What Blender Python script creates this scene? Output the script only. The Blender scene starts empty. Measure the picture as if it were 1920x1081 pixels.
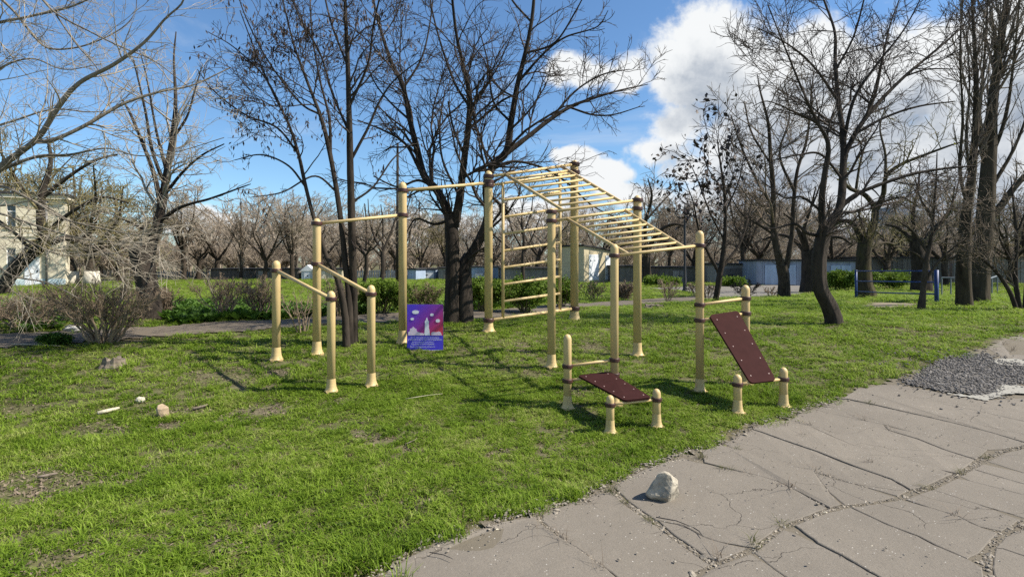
import bpy, math, random
import numpy as np
from mathutils import Vector

SC = bpy.context.scene
COL = SC.collection
rng = np.random.default_rng(11)
random.seed(5)

# ---------------------------------------------------------------- camera
F, CX, HOR, H = 1050.0, 960.0, 490.0, 1.75        # focal length and horizon in pixels of the 1920 wide photo, eye height
cam = bpy.data.cameras.new('camera')
cam.sensor_width = 36.0
cam.lens = 36.0 * F / 1920.0
cam.shift_y = -(540.5 - HOR) / 1920.0
cam.clip_start, cam.clip_end = 0.05, 3000
camo = bpy.data.objects.new('camera', cam)
COL.objects.link(camo)
camo.location = (0, 0, H)
camo.rotation_euler = (math.pi / 2, 0, 0)
SC.camera = camo

# ---------------------------------------------------------------- sun, sky, exposure
SUN_AZ = math.radians(96)      # clockwise from the view direction
SUN_EL = math.radians(46)
SUN_DIR = Vector((math.sin(SUN_AZ) * math.cos(SUN_EL), math.cos(SUN_AZ) * math.cos(SUN_EL), math.sin(SUN_EL)))
sl = bpy.data.lights.new('sun', 'SUN')
sl.energy, sl.angle, sl.color = 4.3, math.radians(0.53), (1.0, 0.93, 0.81)
so = bpy.data.objects.new('sun', sl)
COL.objects.link(so)
so.rotation_euler = SUN_DIR.to_track_quat('Z', 'Y').to_euler()
so.location = (20, 0, 30)

SC.view_settings.view_transform = 'Standard'
SC.view_settings.look = 'None'
SC.view_settings.gamma = 1
SC.view_settings.use_curve_mapping = False
SC.render.engine = 'CYCLES'
SC.cycles.use_denoising = False      # keeps blades, twigs and grit crisp
SC.cycles.sample_clamp_indirect = 4
EXPO = 1.0
SC.view_settings.exposure = EXPO
SKY_STRENGTH = 0.07


class NT:
    """small helper that wires shader nodes"""
    def __init__(s, tree):
        s.t = tree
        s.n, s.l = tree.nodes, tree.links

    def new(s, typ, **kw):
        nd = s.n.new(typ)
        for k, v in kw.items():
            setattr(nd, k, v)
        return nd

    def put(s, sock, v):
        if isinstance(v, bpy.types.NodeSocket):
            s.l.new(v, sock)
        else:
            sock.default_value = v

    def math(s, op, a, b=0.0, clamp=False):
        nd = s.new('ShaderNodeMath', operation=op, use_clamp=clamp)
        s.put(nd.inputs[0], a)
        s.put(nd.inputs[1], b)
        return nd.outputs[0]

    def vmath(s, op, a, b=(0, 0, 0)):
        nd = s.new('ShaderNodeVectorMath', operation=op)
        s.put(nd.inputs[0], a)
        if op not in ('LENGTH', 'NORMALIZE'):
            s.put(nd.inputs[1], b)
        return nd.outputs['Value'] if op in ('LENGTH', 'DOT_PRODUCT', 'DISTANCE') else nd.outputs['Vector']

    def mapr(s, v, a, b, c=0.0, d=1.0, smooth=False):
        nd = s.new('ShaderNodeMapRange')
        nd.clamp = True
        if smooth:
            nd.interpolation_type = 'SMOOTHSTEP'
        s.put(nd.inputs[0], v)
        for i, x in enumerate((a, b, c, d)):
            s.put(nd.inputs[i + 1], x)
        return nd.outputs[0]

    def noise(s, vec, scale, detail=4.0, rough=0.5, dist=0.0):
        nd = s.new('ShaderNodeTexNoise')
        if vec is not None:
            s.l.new(vec, nd.inputs['Vector'])
        nd.inputs['Scale'].default_value = scale
        nd.inputs['Detail'].default_value = detail
        nd.inputs['Roughness'].default_value = rough
        nd.inputs['Distortion'].default_value = dist
        return nd.outputs['Fac']

    def mix(s, f, a, b, mode='MIX'):
        nd = s.new('ShaderNodeMix', data_type='RGBA', blend_type=mode)
        s.put(nd.inputs[0], f)
        for i, v in ((6, a), (7, b)):
            if not isinstance(v, bpy.types.NodeSocket) and len(v) == 3:
                v = (*v, 1)
            s.put(nd.inputs[i], v)
        return nd.outputs[2]

    def scalevec(s, vec, sc):
        return s.vmath('MULTIPLY', vec, sc)


def ang(px, py):
    """azimuth and elevation of a photo pixel"""
    x, z = (px - CX) / F, (HOR - py) / F
    return math.atan2(x, 1), math.atan2(z, math.hypot(1, x))


world = bpy.data.worlds.new('World')
SC.world = world
world.use_nodes = True
W = NT(world.node_tree)
W.n.clear()
sky = W.new('ShaderNodeTexSky', sky_type='NISHITA')
sky.sun_disc = False
sky.sun_elevation = SUN_EL
sky.sun_rotation = SUN_AZ
sky.altitude = 100
sky.air_density = 1.0
sky.dust_density = 0.3
sky.ozone_density = 2.2
tc = W.new('ShaderNodeTexCoord')
dirv = tc.outputs['Generated']
sep = W.new('ShaderNodeSeparateXYZ')
W.l.new(dirv, sep.inputs[0])
az = W.math('ARCTAN2', sep.outputs[0], sep.outputs[1])
el = W.math('ARCSINE', sep.outputs[2])
cmb = W.new('ShaderNodeCombineXYZ')
W.l.new(az, cmb.inputs[0])
W.l.new(el, cmb.inputs[1])
# cumulus clouds: centre x, y and half sizes in photo pixels
CLOUDS = [(1340, 120, 130, 95), (1270, 170, 75, 70), (1290, 235, 85, 60), (1440, 170, 140, 130), (1390, 90, 70, 60), (1520, 90, 110, 70),
          (1640, 190, 190, 120), (1440, 290, 170, 70), (1740, 290, 170, 120), (1560, 370, 200, 90),
          (1235, 285, 55, 32), (1290, 320, 70, 50), (1105, 140, 95, 42), (1175, 150, 55, 40),
          (1130, 325, 60, 22), (1210, 365, 85, 28), (1300, 370, 110, 38), (1870, 330, 160, 130),
          (820, 425, 110, 42), (620, 440, 120, 40), (1080, 300, 50, 25), 
          (1000, 400, 120, 40), (380, 420, 100, 30), (1905, 100, 60, 90)]
BL = [(*ang(x, y), rx / F, ry / F) for x, y, rx, ry in CLOUDS]
BL += [(2.0, .45, .35, .16), (2.7, .3, .4, .14), (-2.4, .5, .4, .18), (-1.6, .3, .3, .1), (3.0, .8, .5, .2), (-1.2, .75, .3, .12), (1.25, .6, .3, .14)]


def cloud_density(shift):
    p0 = W.vmath('ADD', cmb.outputs[0], (shift[0], shift[1], 0))
    dv = W.vmath('ADD', dirv, (shift[0], 0, shift[1]))
    big = W.noise(dv, 5.5, 9.0, 0.62, 0.15)
    wx = W.math('SUBTRACT', W.noise(dv, 9.0, 5.0, 0.55), 0.5)
    wc = W.new('ShaderNodeCombineXYZ')
    W.l.new(W.math('MULTIPLY', wx, 0.07), wc.inputs[0])
    W.l.new(W.math('MULTIPLY', wx, -0.05), wc.inputs[1])
    p = W.vmath('ADD', p0, wc.outputs[0])
    acc = None
    for a, e, ra, re in BL:
        q = W.vmath('MULTIPLY', W.vmath('SUBTRACT', p, (a, e, 0)), (1 / ra, 1 / re, 0))
        v = W.math('SUBTRACT', 1.0, W.vmath('LENGTH', q))
        if acc is None:
            acc = v
        else:
            nd = W.new('ShaderNodeMath', operation='SMOOTH_MAX')
            W.put(nd.inputs[0], acc)
            W.put(nd.inputs[1], v)
            nd.inputs[2].default_value = 0.35
            acc = nd.outputs[0]
    acc = W.math('MAXIMUM', acc, -0.6)
    return W.math('ADD', W.math('MULTIPLY', acc, 1.05), W.math('MULTIPLY', W.math('SUBTRACT', big, 0.5), 3.0))


d1 = cloud_density((0, 0))
d2 = cloud_density((0.012, 0.055))
cover = W.mapr(d1, -0.02, 0.40, 0, 1, True)
shade = W.mapr(d2, 0.05, 0.95, 0, 1, True)
shade = W.math('MULTIPLY', shade, W.mapr(W.noise(W.scalevec(dirv, (1, 1, 1.6)), 6.0, 7, 0.6, 0.3), 0.36, 0.62, 0.42, 1.2), True)
wisp = W.mapr(W.noise(W.scalevec(dirv, (1.2, 1.2, 3.0)), 3.4, 8, 0.62, 0.8), 0.54, 0.80, 0, 0.35, True)
skycol = W.mix(1.0, sky.outputs[0], (0.80, 1.02, 1.18), 'MULTIPLY')
KC = 1.0 / SKY_STRENGTH / 2 ** EXPO
ccol = W.mix(shade, (0.93 * KC, 0.95 * KC, 0.96 * KC), (0.37 * KC, 0.43 * KC, 0.52 * KC))
c1 = W.mix(wisp, skycol, (0.75 * KC, 0.82 * KC, 0.92 * KC))
c2 = W.mix(cover, c1, ccol)
bg = W.new('ShaderNodeBackground')
W.l.new(c2, bg.inputs[0])
bg.inputs[1].default_value = SKY_STRENGTH
wo = W.new('ShaderNodeOutputWorld')
W.l.new(bg.outputs[0], wo.inputs[0])


# ================================================================ geometry helpers
def sstep(a, b, x):
    t = np.clip((x - a) / (b - a), 0, 1)
    return t * t * (3 - 2 * t)


def g(X, Y):
    """height of the ground: the lawn rises gently under the exercise bars and sinks again behind them"""
    X, Y = np.asarray(X, float), np.asarray(Y, float)
    m = 0.55 * sstep(4.5, 11.0, Y) * (1 - sstep(11.5, 32.0, Y))
    near = np.exp(-(Y / 60.0) ** 2)
    return m + near * 0.012 * (np.sin(1.9 * X + .7 * Y) + np.sin(1.3 * Y - .8 * X + 1) + .6 * np.sin(3.1 * X + 2.3 * Y))


def hit(px, py):
    """where the sight line through a photo pixel meets the ground"""
    a, b = (px - CX) / F, (py - HOR) / F
    Ys = 1.2 * 1.012 ** np.arange(560)
    v = H - b * Ys - g(a * Ys, Ys)
    k = np.nonzero(v < 0)[0]
    k = k[0] if len(k) else len(Ys) - 1
    lo, hi = (Ys[k - 1] if k else 0.6), Ys[k]
    for _ in range(40):
        m = (lo + hi) / 2
        if H - b * m - g(a * m, m) < 0:
            hi = m
        else:
            lo = m
    return np.array([a * hi, hi, float(g(a * hi, hi))])


def at(px, py, Y):
    return np.array([(px - CX) * Y / F, Y, H - (py - HOR) * Y / F])


def gz(x, y):
    return float(g(x, y))


def make_mesh(name, V, faces):
    """faces: list of (m, n) index arrays"""
    me = bpy.data.meshes.new(name)
    V = np.asarray(V, np.float32)
    me.vertices.add(len(V))
    me.vertices.foreach_set('co', V.ravel())
    faces = [np.asarray(f, np.int32) for f in faces if len(f)]
    tot = sum(f.size for f in faces)
    npoly = sum(len(f) for f in faces)
    me.loops.add(tot)
    me.polygons.add(npoly)
    me.loops.foreach_set('vertex_index', np.concatenate([f.ravel() for f in faces]))
    sizes = np.concatenate([np.full(len(f), f.shape[1], np.int32) for f in faces])
    me.polygons.foreach_set('loop_start', np.concatenate([[0], np.cumsum(sizes)[:-1]]).astype(np.int32))
    me.polygons.foreach_set('loop_total', sizes)
    me.polygons.foreach_set('use_smooth', np.zeros(npoly, bool))
    me.update(calc_edges=True)
    return me


class MB:
    """collects shapes for ONE mesh object"""
    def __init__(s):
        s.V, s.Fq, s.n = [], {}, 0

    def add(s, V, F_):
        V = np.asarray(V, float).reshape(-1, 3)
        for f in F_:
            f = np.asarray(f, int)
            if f.ndim == 1:
                f = f[None]
            s.Fq.setdefault(f.shape[1], []).append(f + s.n)
        s.V.append(V)
        s.n += len(V)
        return s

    def box(s, c, size, rz=0.0, tilt=None):
        hx, hy, hz = [v / 2 for v in size]
        P = np.array([(x, y, z) for z in (-hz, hz) for x, y in ((-hx, -hy), (hx, -hy), (hx, hy), (-hx, hy))])
        if tilt is not None:
            P = P @ np.array(tilt).T
        ca, sa = math.cos(rz), math.sin(rz)
        P = np.c_[P[:, 0] * ca - P[:, 1] * sa, P[:, 0] * sa + P[:, 1] * ca, P[:, 2]] + np.array(c)
        return s.add(P, [[[0, 3, 2, 1], [4, 5, 6, 7], [0, 1, 5, 4], [1, 2, 6, 5], [2, 3, 7, 6], [3, 0, 4, 7]]])

    def obox(s, o, ex, ey, ez):
        """box from a corner and three edge vectors"""
        o, ex, ey, ez = map(np.asarray, (o, ex, ey, ez))
        P = [o, o + ex, o + ex + ey, o + ey]
        P = np.array(P + [p + ez for p in P])
        return s.add(P, [[[0, 3, 2, 1], [4, 5, 6, 7], [0, 1, 5, 4], [1, 2, 6, 5], [2, 3, 7, 6], [3, 0, 4, 7]]])

    def prism(s, poly, z0, z1):
        """poly: list of xy; z0, z1 numbers or arrays"""
        n = len(poly)
        A = np.c_[np.asarray(poly), np.broadcast_to(z0, n)]
        B = np.c_[np.asarray(poly), np.broadcast_to(z1, n)]
        i = np.arange(n)
        j = (i + 1) % n
        return s.add(np.r_[A, B], [[list(range(n))[::-1]], [[n + k for k in range(n)]], np.c_[i, j, j + n, i + n]])

    def tube(s, pts, rad, sides=10, cap=True):
        P = np.asarray(pts, float)[None]
        R = np.broadcast_to(np.asarray(rad, float), (P.shape[1],))[None]
        V, q = tubes(P, R, sides)
        fs = [q]
        if cap:
            k = P.shape[1]
            fs.append([list(range(sides))[::-1]])
            fs.append([[(k - 1) * sides + a for a in range(sides)]])
        return s.add(V, fs)

    def lathe(s, prof, c=(0, 0, 0), sides=20):
        th = np.arange(sides) * 2 * math.pi / sides
        V = np.concatenate([np.c_[r * np.cos(th), r * np.sin(th), np.full(sides, z)] for r, z in prof]) + np.array(c)
        fs = []
        for k in range(len(prof) - 1):
            i = np.arange(sides)
            j = (i + 1) % sides
            fs.append(np.c_[k * sides + i, k * sides + j, (k + 1) * sides + j, (k + 1) * sides + i])
        fs.append([list(range(sides))[::-1]])
        fs.append([[(len(prof) - 1) * sides + a for a in range(sides)]])
        return s.add(V, fs)

    def mesh(s, name):
        return make_mesh(name, np.concatenate(s.V), [np.concatenate(v) for v in s.Fq.values()])


def tubes(P, R, sides, wob=None):
    """P (n,k,3), R (n,k) -> vertices and quads"""
    n, k, _ = P.shape
    T = np.gradient(P, axis=1)
    T /= np.linalg.norm(T, axis=2, keepdims=True) + 1e-9
    m = P[:, -1] - P[:, 0]
    m /= np.linalg.norm(m, axis=1, keepdims=True) + 1e-9
    ref = np.where(np.abs(m[:, 2:3]) < 0.8, np.array([[0, 0, 1.]]), np.array([[0, 1., 0]]))[:, None, :]
    U = np.cross(np.broadcast_to(ref, T.shape), T)
    U /= np.linalg.norm(U, axis=2, keepdims=True) + 1e-9
    Wv = np.cross(T, U)
    th = np.arange(sides) * 2 * math.pi / sides
    rr = R[:, :, None] * (np.ones(sides) if wob is None else wob)
    V = P[:, :, None, :] + rr[..., None] * (np.cos(th)[None, None, :, None] * U[:, :, None, :] + np.sin(th)[None, None, :, None] * Wv[:, :, None, :])
    base = (np.arange(n) * k * sides)[:, None, None] + (np.arange(k - 1) * sides)[None, :, None]
    i = np.arange(sides)[None, None]
    j = (np.arange(sides) + 1) % sides
    j = j[None, None]
    q = np.stack([base + i, base + j, base + sides + j, base + sides + i], -1).reshape(-1, 4)
    return V.reshape(-1, 3), q


def smooth(me, on=True):
    me.polygons.foreach_set('use_smooth', np.full(len(me.polygons), on))
    return me


def add(name, me, m=None, parent=None, sm=False, loc=None, kind=None, label=None):
    if isinstance(me, MB):
        me = me.mesh(name)
    if m is not None and not me.materials:
        me.materials.append(m)
    if sm:
        smooth(me)
    o = bpy.data.objects.new(name, me)
    COL.objects.link(o)
    if parent is not None:
        o.parent = parent
    if loc is not None:
        o.location = loc
    if kind:
        o['kind'] = kind
    if label:
        o['label'] = label
    return o


def tag(o, label, cat, group=None):
    o['label'], o['category'] = label, cat
    if group:
        o['group'] = group
    return o


def thing(name, label, cat, loc=(0, 0, 0), group=None, rz=0.0):
    o = bpy.data.objects.new(name, None)
    o.empty_display_size = 0.2
    COL.objects.link(o)
    o.location = tuple(float(v) for v in loc)
    o.rotation_euler = (0, 0, rz)
    return tag(o, label, cat, group)


def copy_tree(o, parent=None):
    c = o.copy()
    COL.objects.link(c)
    if parent is not None:
        c.parent = parent
    for ch in list(o.children):
        copy_tree(ch, c)
    return c


# ================================================================ materials
def mat(name, rough=0.8, spec=0.3):
    m = bpy.data.materials.new(name)
    m.use_nodes = True
    t = NT(m.node_tree)
    b = t.n['Principled BSDF']
    b.inputs['Roughness'].default_value = rough
    b.inputs['Specular IOR Level'].default_value = spec
    return m, t, b


def bump(t, b, height, strength=0.5, dist=0.02):
    nd = t.new('ShaderNodeBump')
    nd.inputs['Strength'].default_value = strength
    nd.inputs['Distance'].default_value = dist
    t.l.new(height, nd.inputs['Height'])
    t.l.new(nd.outputs[0], b.inputs['Normal'])


def objvec(t):
    return t.new('ShaderNodeTexCoord').outputs['Object']


def posvec(t):
    return t.new('ShaderNodeNewGeometry').outputs['Position']


def ramp(t, fac, stops):
    nd = t.new('ShaderNodeValToRGB')
    e = nd.color_ramp.elements
    while len(e) > 1:
        e.remove(e[-1])
    e[0].position, e[0].color = stops[0][0], (*stops[0][1], 1)
    for p, c in stops[1:]:
        x = e.new(p)
        x.color = (*c, 1)
    t.put(nd.inputs[0], fac)
    return nd.outputs[0]


def bark(name, dark, light, scale=9.0, moss=None):
    m, t, b = mat(name, 0.92, 0.15)
    v = posvec(t)
    vs = t.scalevec(v, (1, 1, 0.22))
    a = t.noise(vs, scale, 6, 0.65, 0.6)
    c = ramp(t, a, [(0.32, dark), (0.68, light)])
    big = t.noise(v, 1.3, 3, 0.5)
    c = t.mix(t.mapr(big, 0.4, 0.7, 0, 0.45), c, tuple(x * 1.35 for x in light))
    if moss:
        c = t.mix(t.mapr(t.noise(v, 2.2, 4, 0.6), 0.5, 0.66, 0, 0.7), c, moss)
    t.l.new(c, b.inputs['Base Color'])
    bump(t, b, a, 0.9, 0.03)
    return m


def plain(name, col, var=0.25, scale=4.0, rough=0.8, spec=0.3, bmp=0.0, detail=5):
    m, t, b = mat(name, rough, spec)
    v = posvec(t)
    n = t.noise(v, scale, detail, 0.6)
    lo = tuple(c * (1 - var) for c in col)
    hi = tuple(min(1, c * (1 + var)) for c in col)
    t.l.new(ramp(t, n, [(0.3, lo), (0.7, hi)]), b.inputs['Base Color'])
    if bmp:
        bump(t, b, n, bmp, 0.02)
    return m


def leafmat(name, cols, scale=1.2, transl=0.35):
    m, t, b = mat(name, 0.6, 0.2)
    v = posvec(t)
    n = t.noise(v, scale, 3, 0.6)
    f = t.noise(v, 23.0, 2, 0.5)
    fac = t.math('ADD', t.math('MULTIPLY', n, 0.5), t.math('MULTIPLY', f, 0.5))
    c = ramp(t, fac, [(0.36 + 0.28 * i / (len(cols) - 1), col) for i, col in enumerate(cols)])
    t.l.new(c, b.inputs['Base Color'])
    tr = t.new('ShaderNodeBsdfTranslucent')
    t.l.new(c, tr.inputs['Color'])
    mx = t.new('ShaderNodeMixShader')
    mx.inputs[0].default_value = transl
    t.l.new(b.outputs[0], mx.inputs[1])
    t.l.new(tr.outputs[0], mx.inputs[2])
    t.l.new(mx.outputs[0], t.n['Material Output'].inputs['Surface'])
    return m


M = {}
M['bark_dark'] = bark('bark_dark', (0.010, 0.008, 0.0065), (0.055, 0.044, 0.035))
M['bark_brown'] = bark('bark_brown', (0.014, 0.011, 0.008), (0.075, 0.058, 0.043), 11)
M['bark_moss'] = bark('bark_moss', (0.016, 0.013, 0.009), (0.065, 0.053, 0.033), 9, (0.075, 0.07, 0.026))
M['bark_grey'] = bark('bark_grey', (0.07, 0.058, 0.045), (0.26, 0.225, 0.18), 12)
M['bark_poplar'] = bark('bark_poplar', (0.016, 0.013, 0.009), (0.07, 0.056, 0.038), 7)
M['twig_dark'] = plain('twig_dark', (0.055, 0.042, 0.034), 0.3, 3.0, 0.85, 0.2)
M['twig_brown'] = plain('twig_brown', (0.15, 0.118, 0.087), 0.3, 3.0, 0.85, 0.2)
M['twig_grey'] = plain('twig_grey', (0.30, 0.26, 0.205), 0.35, 2.0, 0.8, 0.2)
M['twig_olive'] = plain('twig_olive', (0.17, 0.145, 0.07), 0.35, 1.5, 0.85, 0.2)
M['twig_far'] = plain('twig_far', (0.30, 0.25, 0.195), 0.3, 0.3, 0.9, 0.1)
M['twig_bush'] = plain('twig_bush', (0.23, 0.175, 0.122), 0.3, 3.0, 0.85, 0.2)
M['pod'] = plain('pod', (0.05, 0.034, 0.028), 0.4, 6.0, 0.6, 0.3)
M['leaf_green'] = leafmat('leaf_green', [(0.06, 0.11, 0.012), (0.12, 0.19, 0.02), (0.18, 0.25, 0.04)])
M['leaf_yellow'] = leafmat('leaf_yellow', [(0.12, 0.13, 0.03), (0.22, 0.21, 0.06)])
M['leaf_plant'] = leafmat('leaf_plant', [(0.028, 0.07, 0.010), (0.075, 0.15, 0.018), (0.11, 0.19, 0.028)])
M['grass'] = leafmat('grass', [(0.080, 0.142, 0.010), (0.165, 0.258, 0.022), (0.230, 0.325, 0.038), (0.35, 0.385, 0.12)], 1.3, 0.45)
M['weed'] = leafmat('weed', [(0.06, 0.07, 0.015), (0.10, 0.11, 0.03), (0.15, 0.13, 0.06)], 3.0)
M['litter'] = plain('litter', (0.17, 0.135, 0.10), 0.5, 30, 0.9, 0.1)


def ground_mat():
    m, t, b = mat('lawn_soil', 0.95, 0.1)
    v = posvec(t)
    n1 = t.noise(v, 0.55, 6, 0.6, 0.4)
    n2 = t.noise(v, 7.0, 6, 0.7)
    soil = ramp(t, n2, [(0.3, (0.06, 0.048, 0.034)), (0.7, (0.20, 0.165, 0.12))])
    moss = ramp(t, n2, [(0.3, (0.05, 0.06, 0.018)), (0.7, (0.12, 0.125, 0.045))])
    c = t.mix(t.mapr(n1, 0.45, 0.65, .8, 0.1), soil, moss)
    t.l.new(c, b.inputs['Base Color'])
    bump(t, b, n2, 0.7, 0.03)
    return m


M['ground'] = ground_mat()


def concrete_mat(name, base, crack=True, speck=True):
    m, t, b = mat(name, 0.9, 0.25)
    v = posvec(t)
    big = t.noise(v, 0.9, 5, 0.6, 0.3)
    mid = t.noise(v, 6.0, 6, 0.7)
    fine = t.noise(v, 90.0, 4, 0.75)
    c = t.mix(t.mapr(big, 0.3, 0.7), tuple(x * 0.76 for x in base), tuple(x * 1.17 for x in base))
    c = t.mix(t.mapr(mid, 0.40, 0.72, 0, 0.55), c, tuple(x * 0.66 for x in base))
    grit = t.noise(v, 32.0, 5, 0.8)
    c = t.mix(t.mapr(grit, 0.52, 0.68, 0, 0.55), c, tuple(x * 0.5 for x in base))
    c = t.mix(t.mapr(grit, 0.40, 0.28, 0, 0.5), c, tuple(min(1, x * 1.5) for x in base))
    c = t.mix(t.mapr(fine, 0.25, 0.75, 0, 0.55), tuple(x * 0.55 for x in base), c)
    h = t.math('ADD', t.math('MULTIPLY', fine, 0.5), mid)
    if speck:
        vo = t.new('ShaderNodeTexVoronoi')
        t.l.new(v, vo.inputs['Vector'])
        vo.inputs['Scale'].default_value = 38
        sp = t.mapr(vo.outputs['Distance'], 0.10, 0.17, 1, 0)
        sp = t.math('MULTIPLY', sp, t.mapr(t.noise(v, 14, 2), 0.56, 0.62))
        c = t.mix(sp, c, (0.52, 0.5, 0.46))
    if crack:
        wv = t.vmath('ADD', v, t.scalevec(t.new('ShaderNodeTexNoise').outputs['Color'], (0, 0, 0)))
        nz = t.new('ShaderNodeTexNoise')
        t.l.new(v, nz.inputs['Vector'])
        nz.inputs['Scale'].default_value = 3.0
        nz.inputs['Detail'].default_value = 5
        wv = t.vmath('ADD', v, t.scalevec(nz.outputs['Color'], (0.35, 0.35, 0)))
        vo = t.new('ShaderNodeTexVoronoi', feature='DISTANCE_TO_EDGE')
        t.l.new(t.scalevec(wv, (0.8, 1.5, 1)), vo.inputs['Vector'])
        vo.inputs['Scale'].default_value = 0.9
        k = t.mapr(vo.outputs['Distance'], 0.0006, 0.003, 1, 0)
        k = t.math('MULTIPLY', k, t.mapr(t.noise(v, 1.1, 2), 0.44, 0.52))
        c = t.mix(t.math('MULTIPLY', k, 0.8), c, (0.06, 0.05, 0.04))
        h = t.math('SUBTRACT', h, k)
    t.l.new(c, b.inputs['Base Color'])
    bump(t, b, h, 0.55, 0.012)
    return m


M['concrete'] = concrete_mat('concrete', (0.262, 0.230, 0.190))
M['asphalt'] = concrete_mat('asphalt', (0.20, 0.165, 0.125), False)
M['road'] = concrete_mat('road', (0.25, 0.23, 0.20), False)
M['bed'] = concrete_mat('bed', (0.21, 0.18, 0.135), False)
M['gravel_bed'] = concrete_mat('gravel_bed', (0.15, 0.138, 0.125), False)
M['pale_cement'] = concrete_mat('pale_cement', (0.42, 0.40, 0.35), False)
M['sand'] = concrete_mat('sand', (0.30, 0.25, 0.17), False)
M['pebble'] = plain('pebble', (0.24, 0.21, 0.17), 0.5, 25, 0.9, 0.2)
M['gravel'] = plain('gravel', (0.165, 0.152, 0.14), 0.7, 20, 0.9, 0.2)
M['rock'] = plain('rock', (0.33, 0.295, 0.235), 0.45, 11, 0.9, 0.2, 0.8)
M['stone_tan'] = plain('stone_tan', (0.40, 0.30, 0.20), 0.3, 12, 0.9, 0.2, 0.6)
M['stone_pale'] = plain('stone_pale', (0.5, 0.46, 0.36), 0.2, 12, 0.9, 0.2, 0.6)
M['wood_grey'] = plain('wood_grey', (0.17, 0.14, 0.11), 0.45, 14, 0.9, 0.15, 0.6)
M['wood_pale'] = plain('wood_pale', (0.46, 0.41, 0.30), 0.3, 14, 0.85, 0.15, 0.5)
M['rag'] = plain('rag', (0.5, 0.48, 0.42), 0.3, 10, 0.9, 0.1, 0.6)
M['beige'] = plain('beige', (0.54, 0.395, 0.185), 0.07, 3, 0.42, 0.45)
def worn_paint(name, col, grime):
    m, t, b = mat(name, 0.5, 0.35)
    v = posvec(t)
    n = t.noise(v, 2.5, 5, 0.6)
    c = t.mix(t.mapr(n, .3, .7), tuple(x * .9 for x in col), tuple(min(1, x * 1.06) for x in col))
    st = t.noise(t.scalevec(v, (1, 1, .12)), 26, 5, .65)
    c = t.mix(t.mapr(st, .56, .74, 0, grime), c, (col[0] * .45, col[1] * .36, col[2] * .3))
    ch = t.noise(v, 60, 3, .6)
    c = t.mix(t.mapr(ch, .70, .73, 0, grime), c, (.09, .045, .025))
    t.l.new(c, b.inputs['Base Color'])
    return m


M['beige'] = worn_paint('beige', (0.55, 0.405, 0.195), .35)
M['beige_foot'] = worn_paint('beige_foot', (0.53, 0.39, 0.187), .6)
M['collar'] = plain('collar', (0.055, 0.022, 0.018), 0.15, 8, 0.45, 0.4)
M['board'] = plain('board', (0.036, 0.0125, 0.0115), 0.12, 10, 0.85, 0.08)
M['bolt'] = plain('bolt', (0.28, 0.17, 0.15), 0.1, 8, 0.4, 0.6)
M['blue'] = plain('blue', (0.009, 0.036, 0.14), 0.35, 8, 0.5, 0.4)
M['grey_metal'] = plain('grey_metal', (0.16, 0.18, 0.20), 0.3, 6, 0.6, 0.4)
M['black_metal'] = plain('black_metal', (0.022, 0.021, 0.022), 0.3, 6, 0.5, 0.4)
M['pole_wood'] = plain('pole_wood', (0.035, 0.03, 0.026), 0.3, 6, 0.85, 0.2)
M['white_paint'] = plain('white_paint', (0.72, 0.74, 0.76), 0.18, 5, 0.6, 0.3, 0.15)
M['cream_paint'] = plain('cream_paint', (0.62, 0.56, 0.44), 0.12, 2, 0.8, 0.2)
M['teal_paint'] = plain('teal_paint', (0.50, 0.60, 0.62), 0.15, 2, 0.8, 0.2)
M['dark_glass'] = plain('dark_glass', (0.05, 0.06, 0.07), 0.2, 1, 0.12, 0.6)
M['roof_felt'] = plain('roof_felt', (0.035, 0.035, 0.037), 0.3, 4, 0.9, 0.2)
M['tower'] = plain('tower', (0.26, 0.27, 0.30), 0.1, 0.2, 0.9, 0.2)
M['whitewash'] = plain('whitewash', (0.5, 0.46, 0.38), 0.25, 5, 0.9, 0.1, 0.4)


def brick_mat(name, base, mortar, scale=1.0):
    m, t, b = mat(name, 0.9, 0.2)
    tcn = t.new('ShaderNodeTexCoord')
    br = t.new('ShaderNodeTexBrick')
    sp = t.new('ShaderNodeSeparateXYZ')
    t.l.new(tcn.outputs['Object'], sp.inputs[0])
    cb = t.new('ShaderNodeCombineXYZ')
    t.l.new(t.math('ADD', sp.outputs[0], sp.outputs[1]), cb.inputs[0])
    t.l.new(sp.outputs[2], cb.inputs[1])
    t.l.new(cb.outputs[0], br.inputs['Vector'])
    br.inputs['Scale'].default_value = 1.0 / scale
    br.inputs['Brick Width'].default_value = 0.26
    br.inputs['Row Height'].default_value = 0.08
    br.inputs['Mortar Size'].default_value = 0.008
    br.inputs['Color1'].default_value = (*base, 1)
    br.inputs['Color2'].default_value = (*[c * 0.78 for c in base], 1)
    br.inputs['Mortar'].default_value = (*mortar, 1)
    n = t.noise(posvec(t), 1.6, 5, 0.65)
    c = t.mix(t.mapr(n, 0.4, 0.75, 0, 0.35), br.outputs['Color'], tuple(c * 0.62 for c in base))
    t.l.new(c, b.inputs['Base Color'])
    bump(t, b, br.outputs['Fac'], -0.4, 0.01)
    return m


M['brick_yellow'] = brick_mat('brick_yellow', (0.64, 0.54, 0.35), (0.50, 0.44, 0.32))
M['brick_cream'] = brick_mat('brick_cream', (0.70, 0.63, 0.47), (0.58, 0.53, 0.42))


def sheet_metal(name, col, step=0.18):
    m, t, b = mat(name, 0.6, 0.3)
    v = objvec(t)
    sp = t.new('ShaderNodeSeparateXYZ')
    t.l.new(v, sp.inputs[0])
    n = t.noise(t.scalevec(v, (1, 1, 0.15)), 2.5, 6, 0.6)
    c = ramp(t, n, [(0.3, tuple(x * 0.7 for x in col)), (0.7, tuple(min(1, x * 1.15) for x in col))])
    t.l.new(c, b.inputs['Base Color'])
    return m


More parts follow.
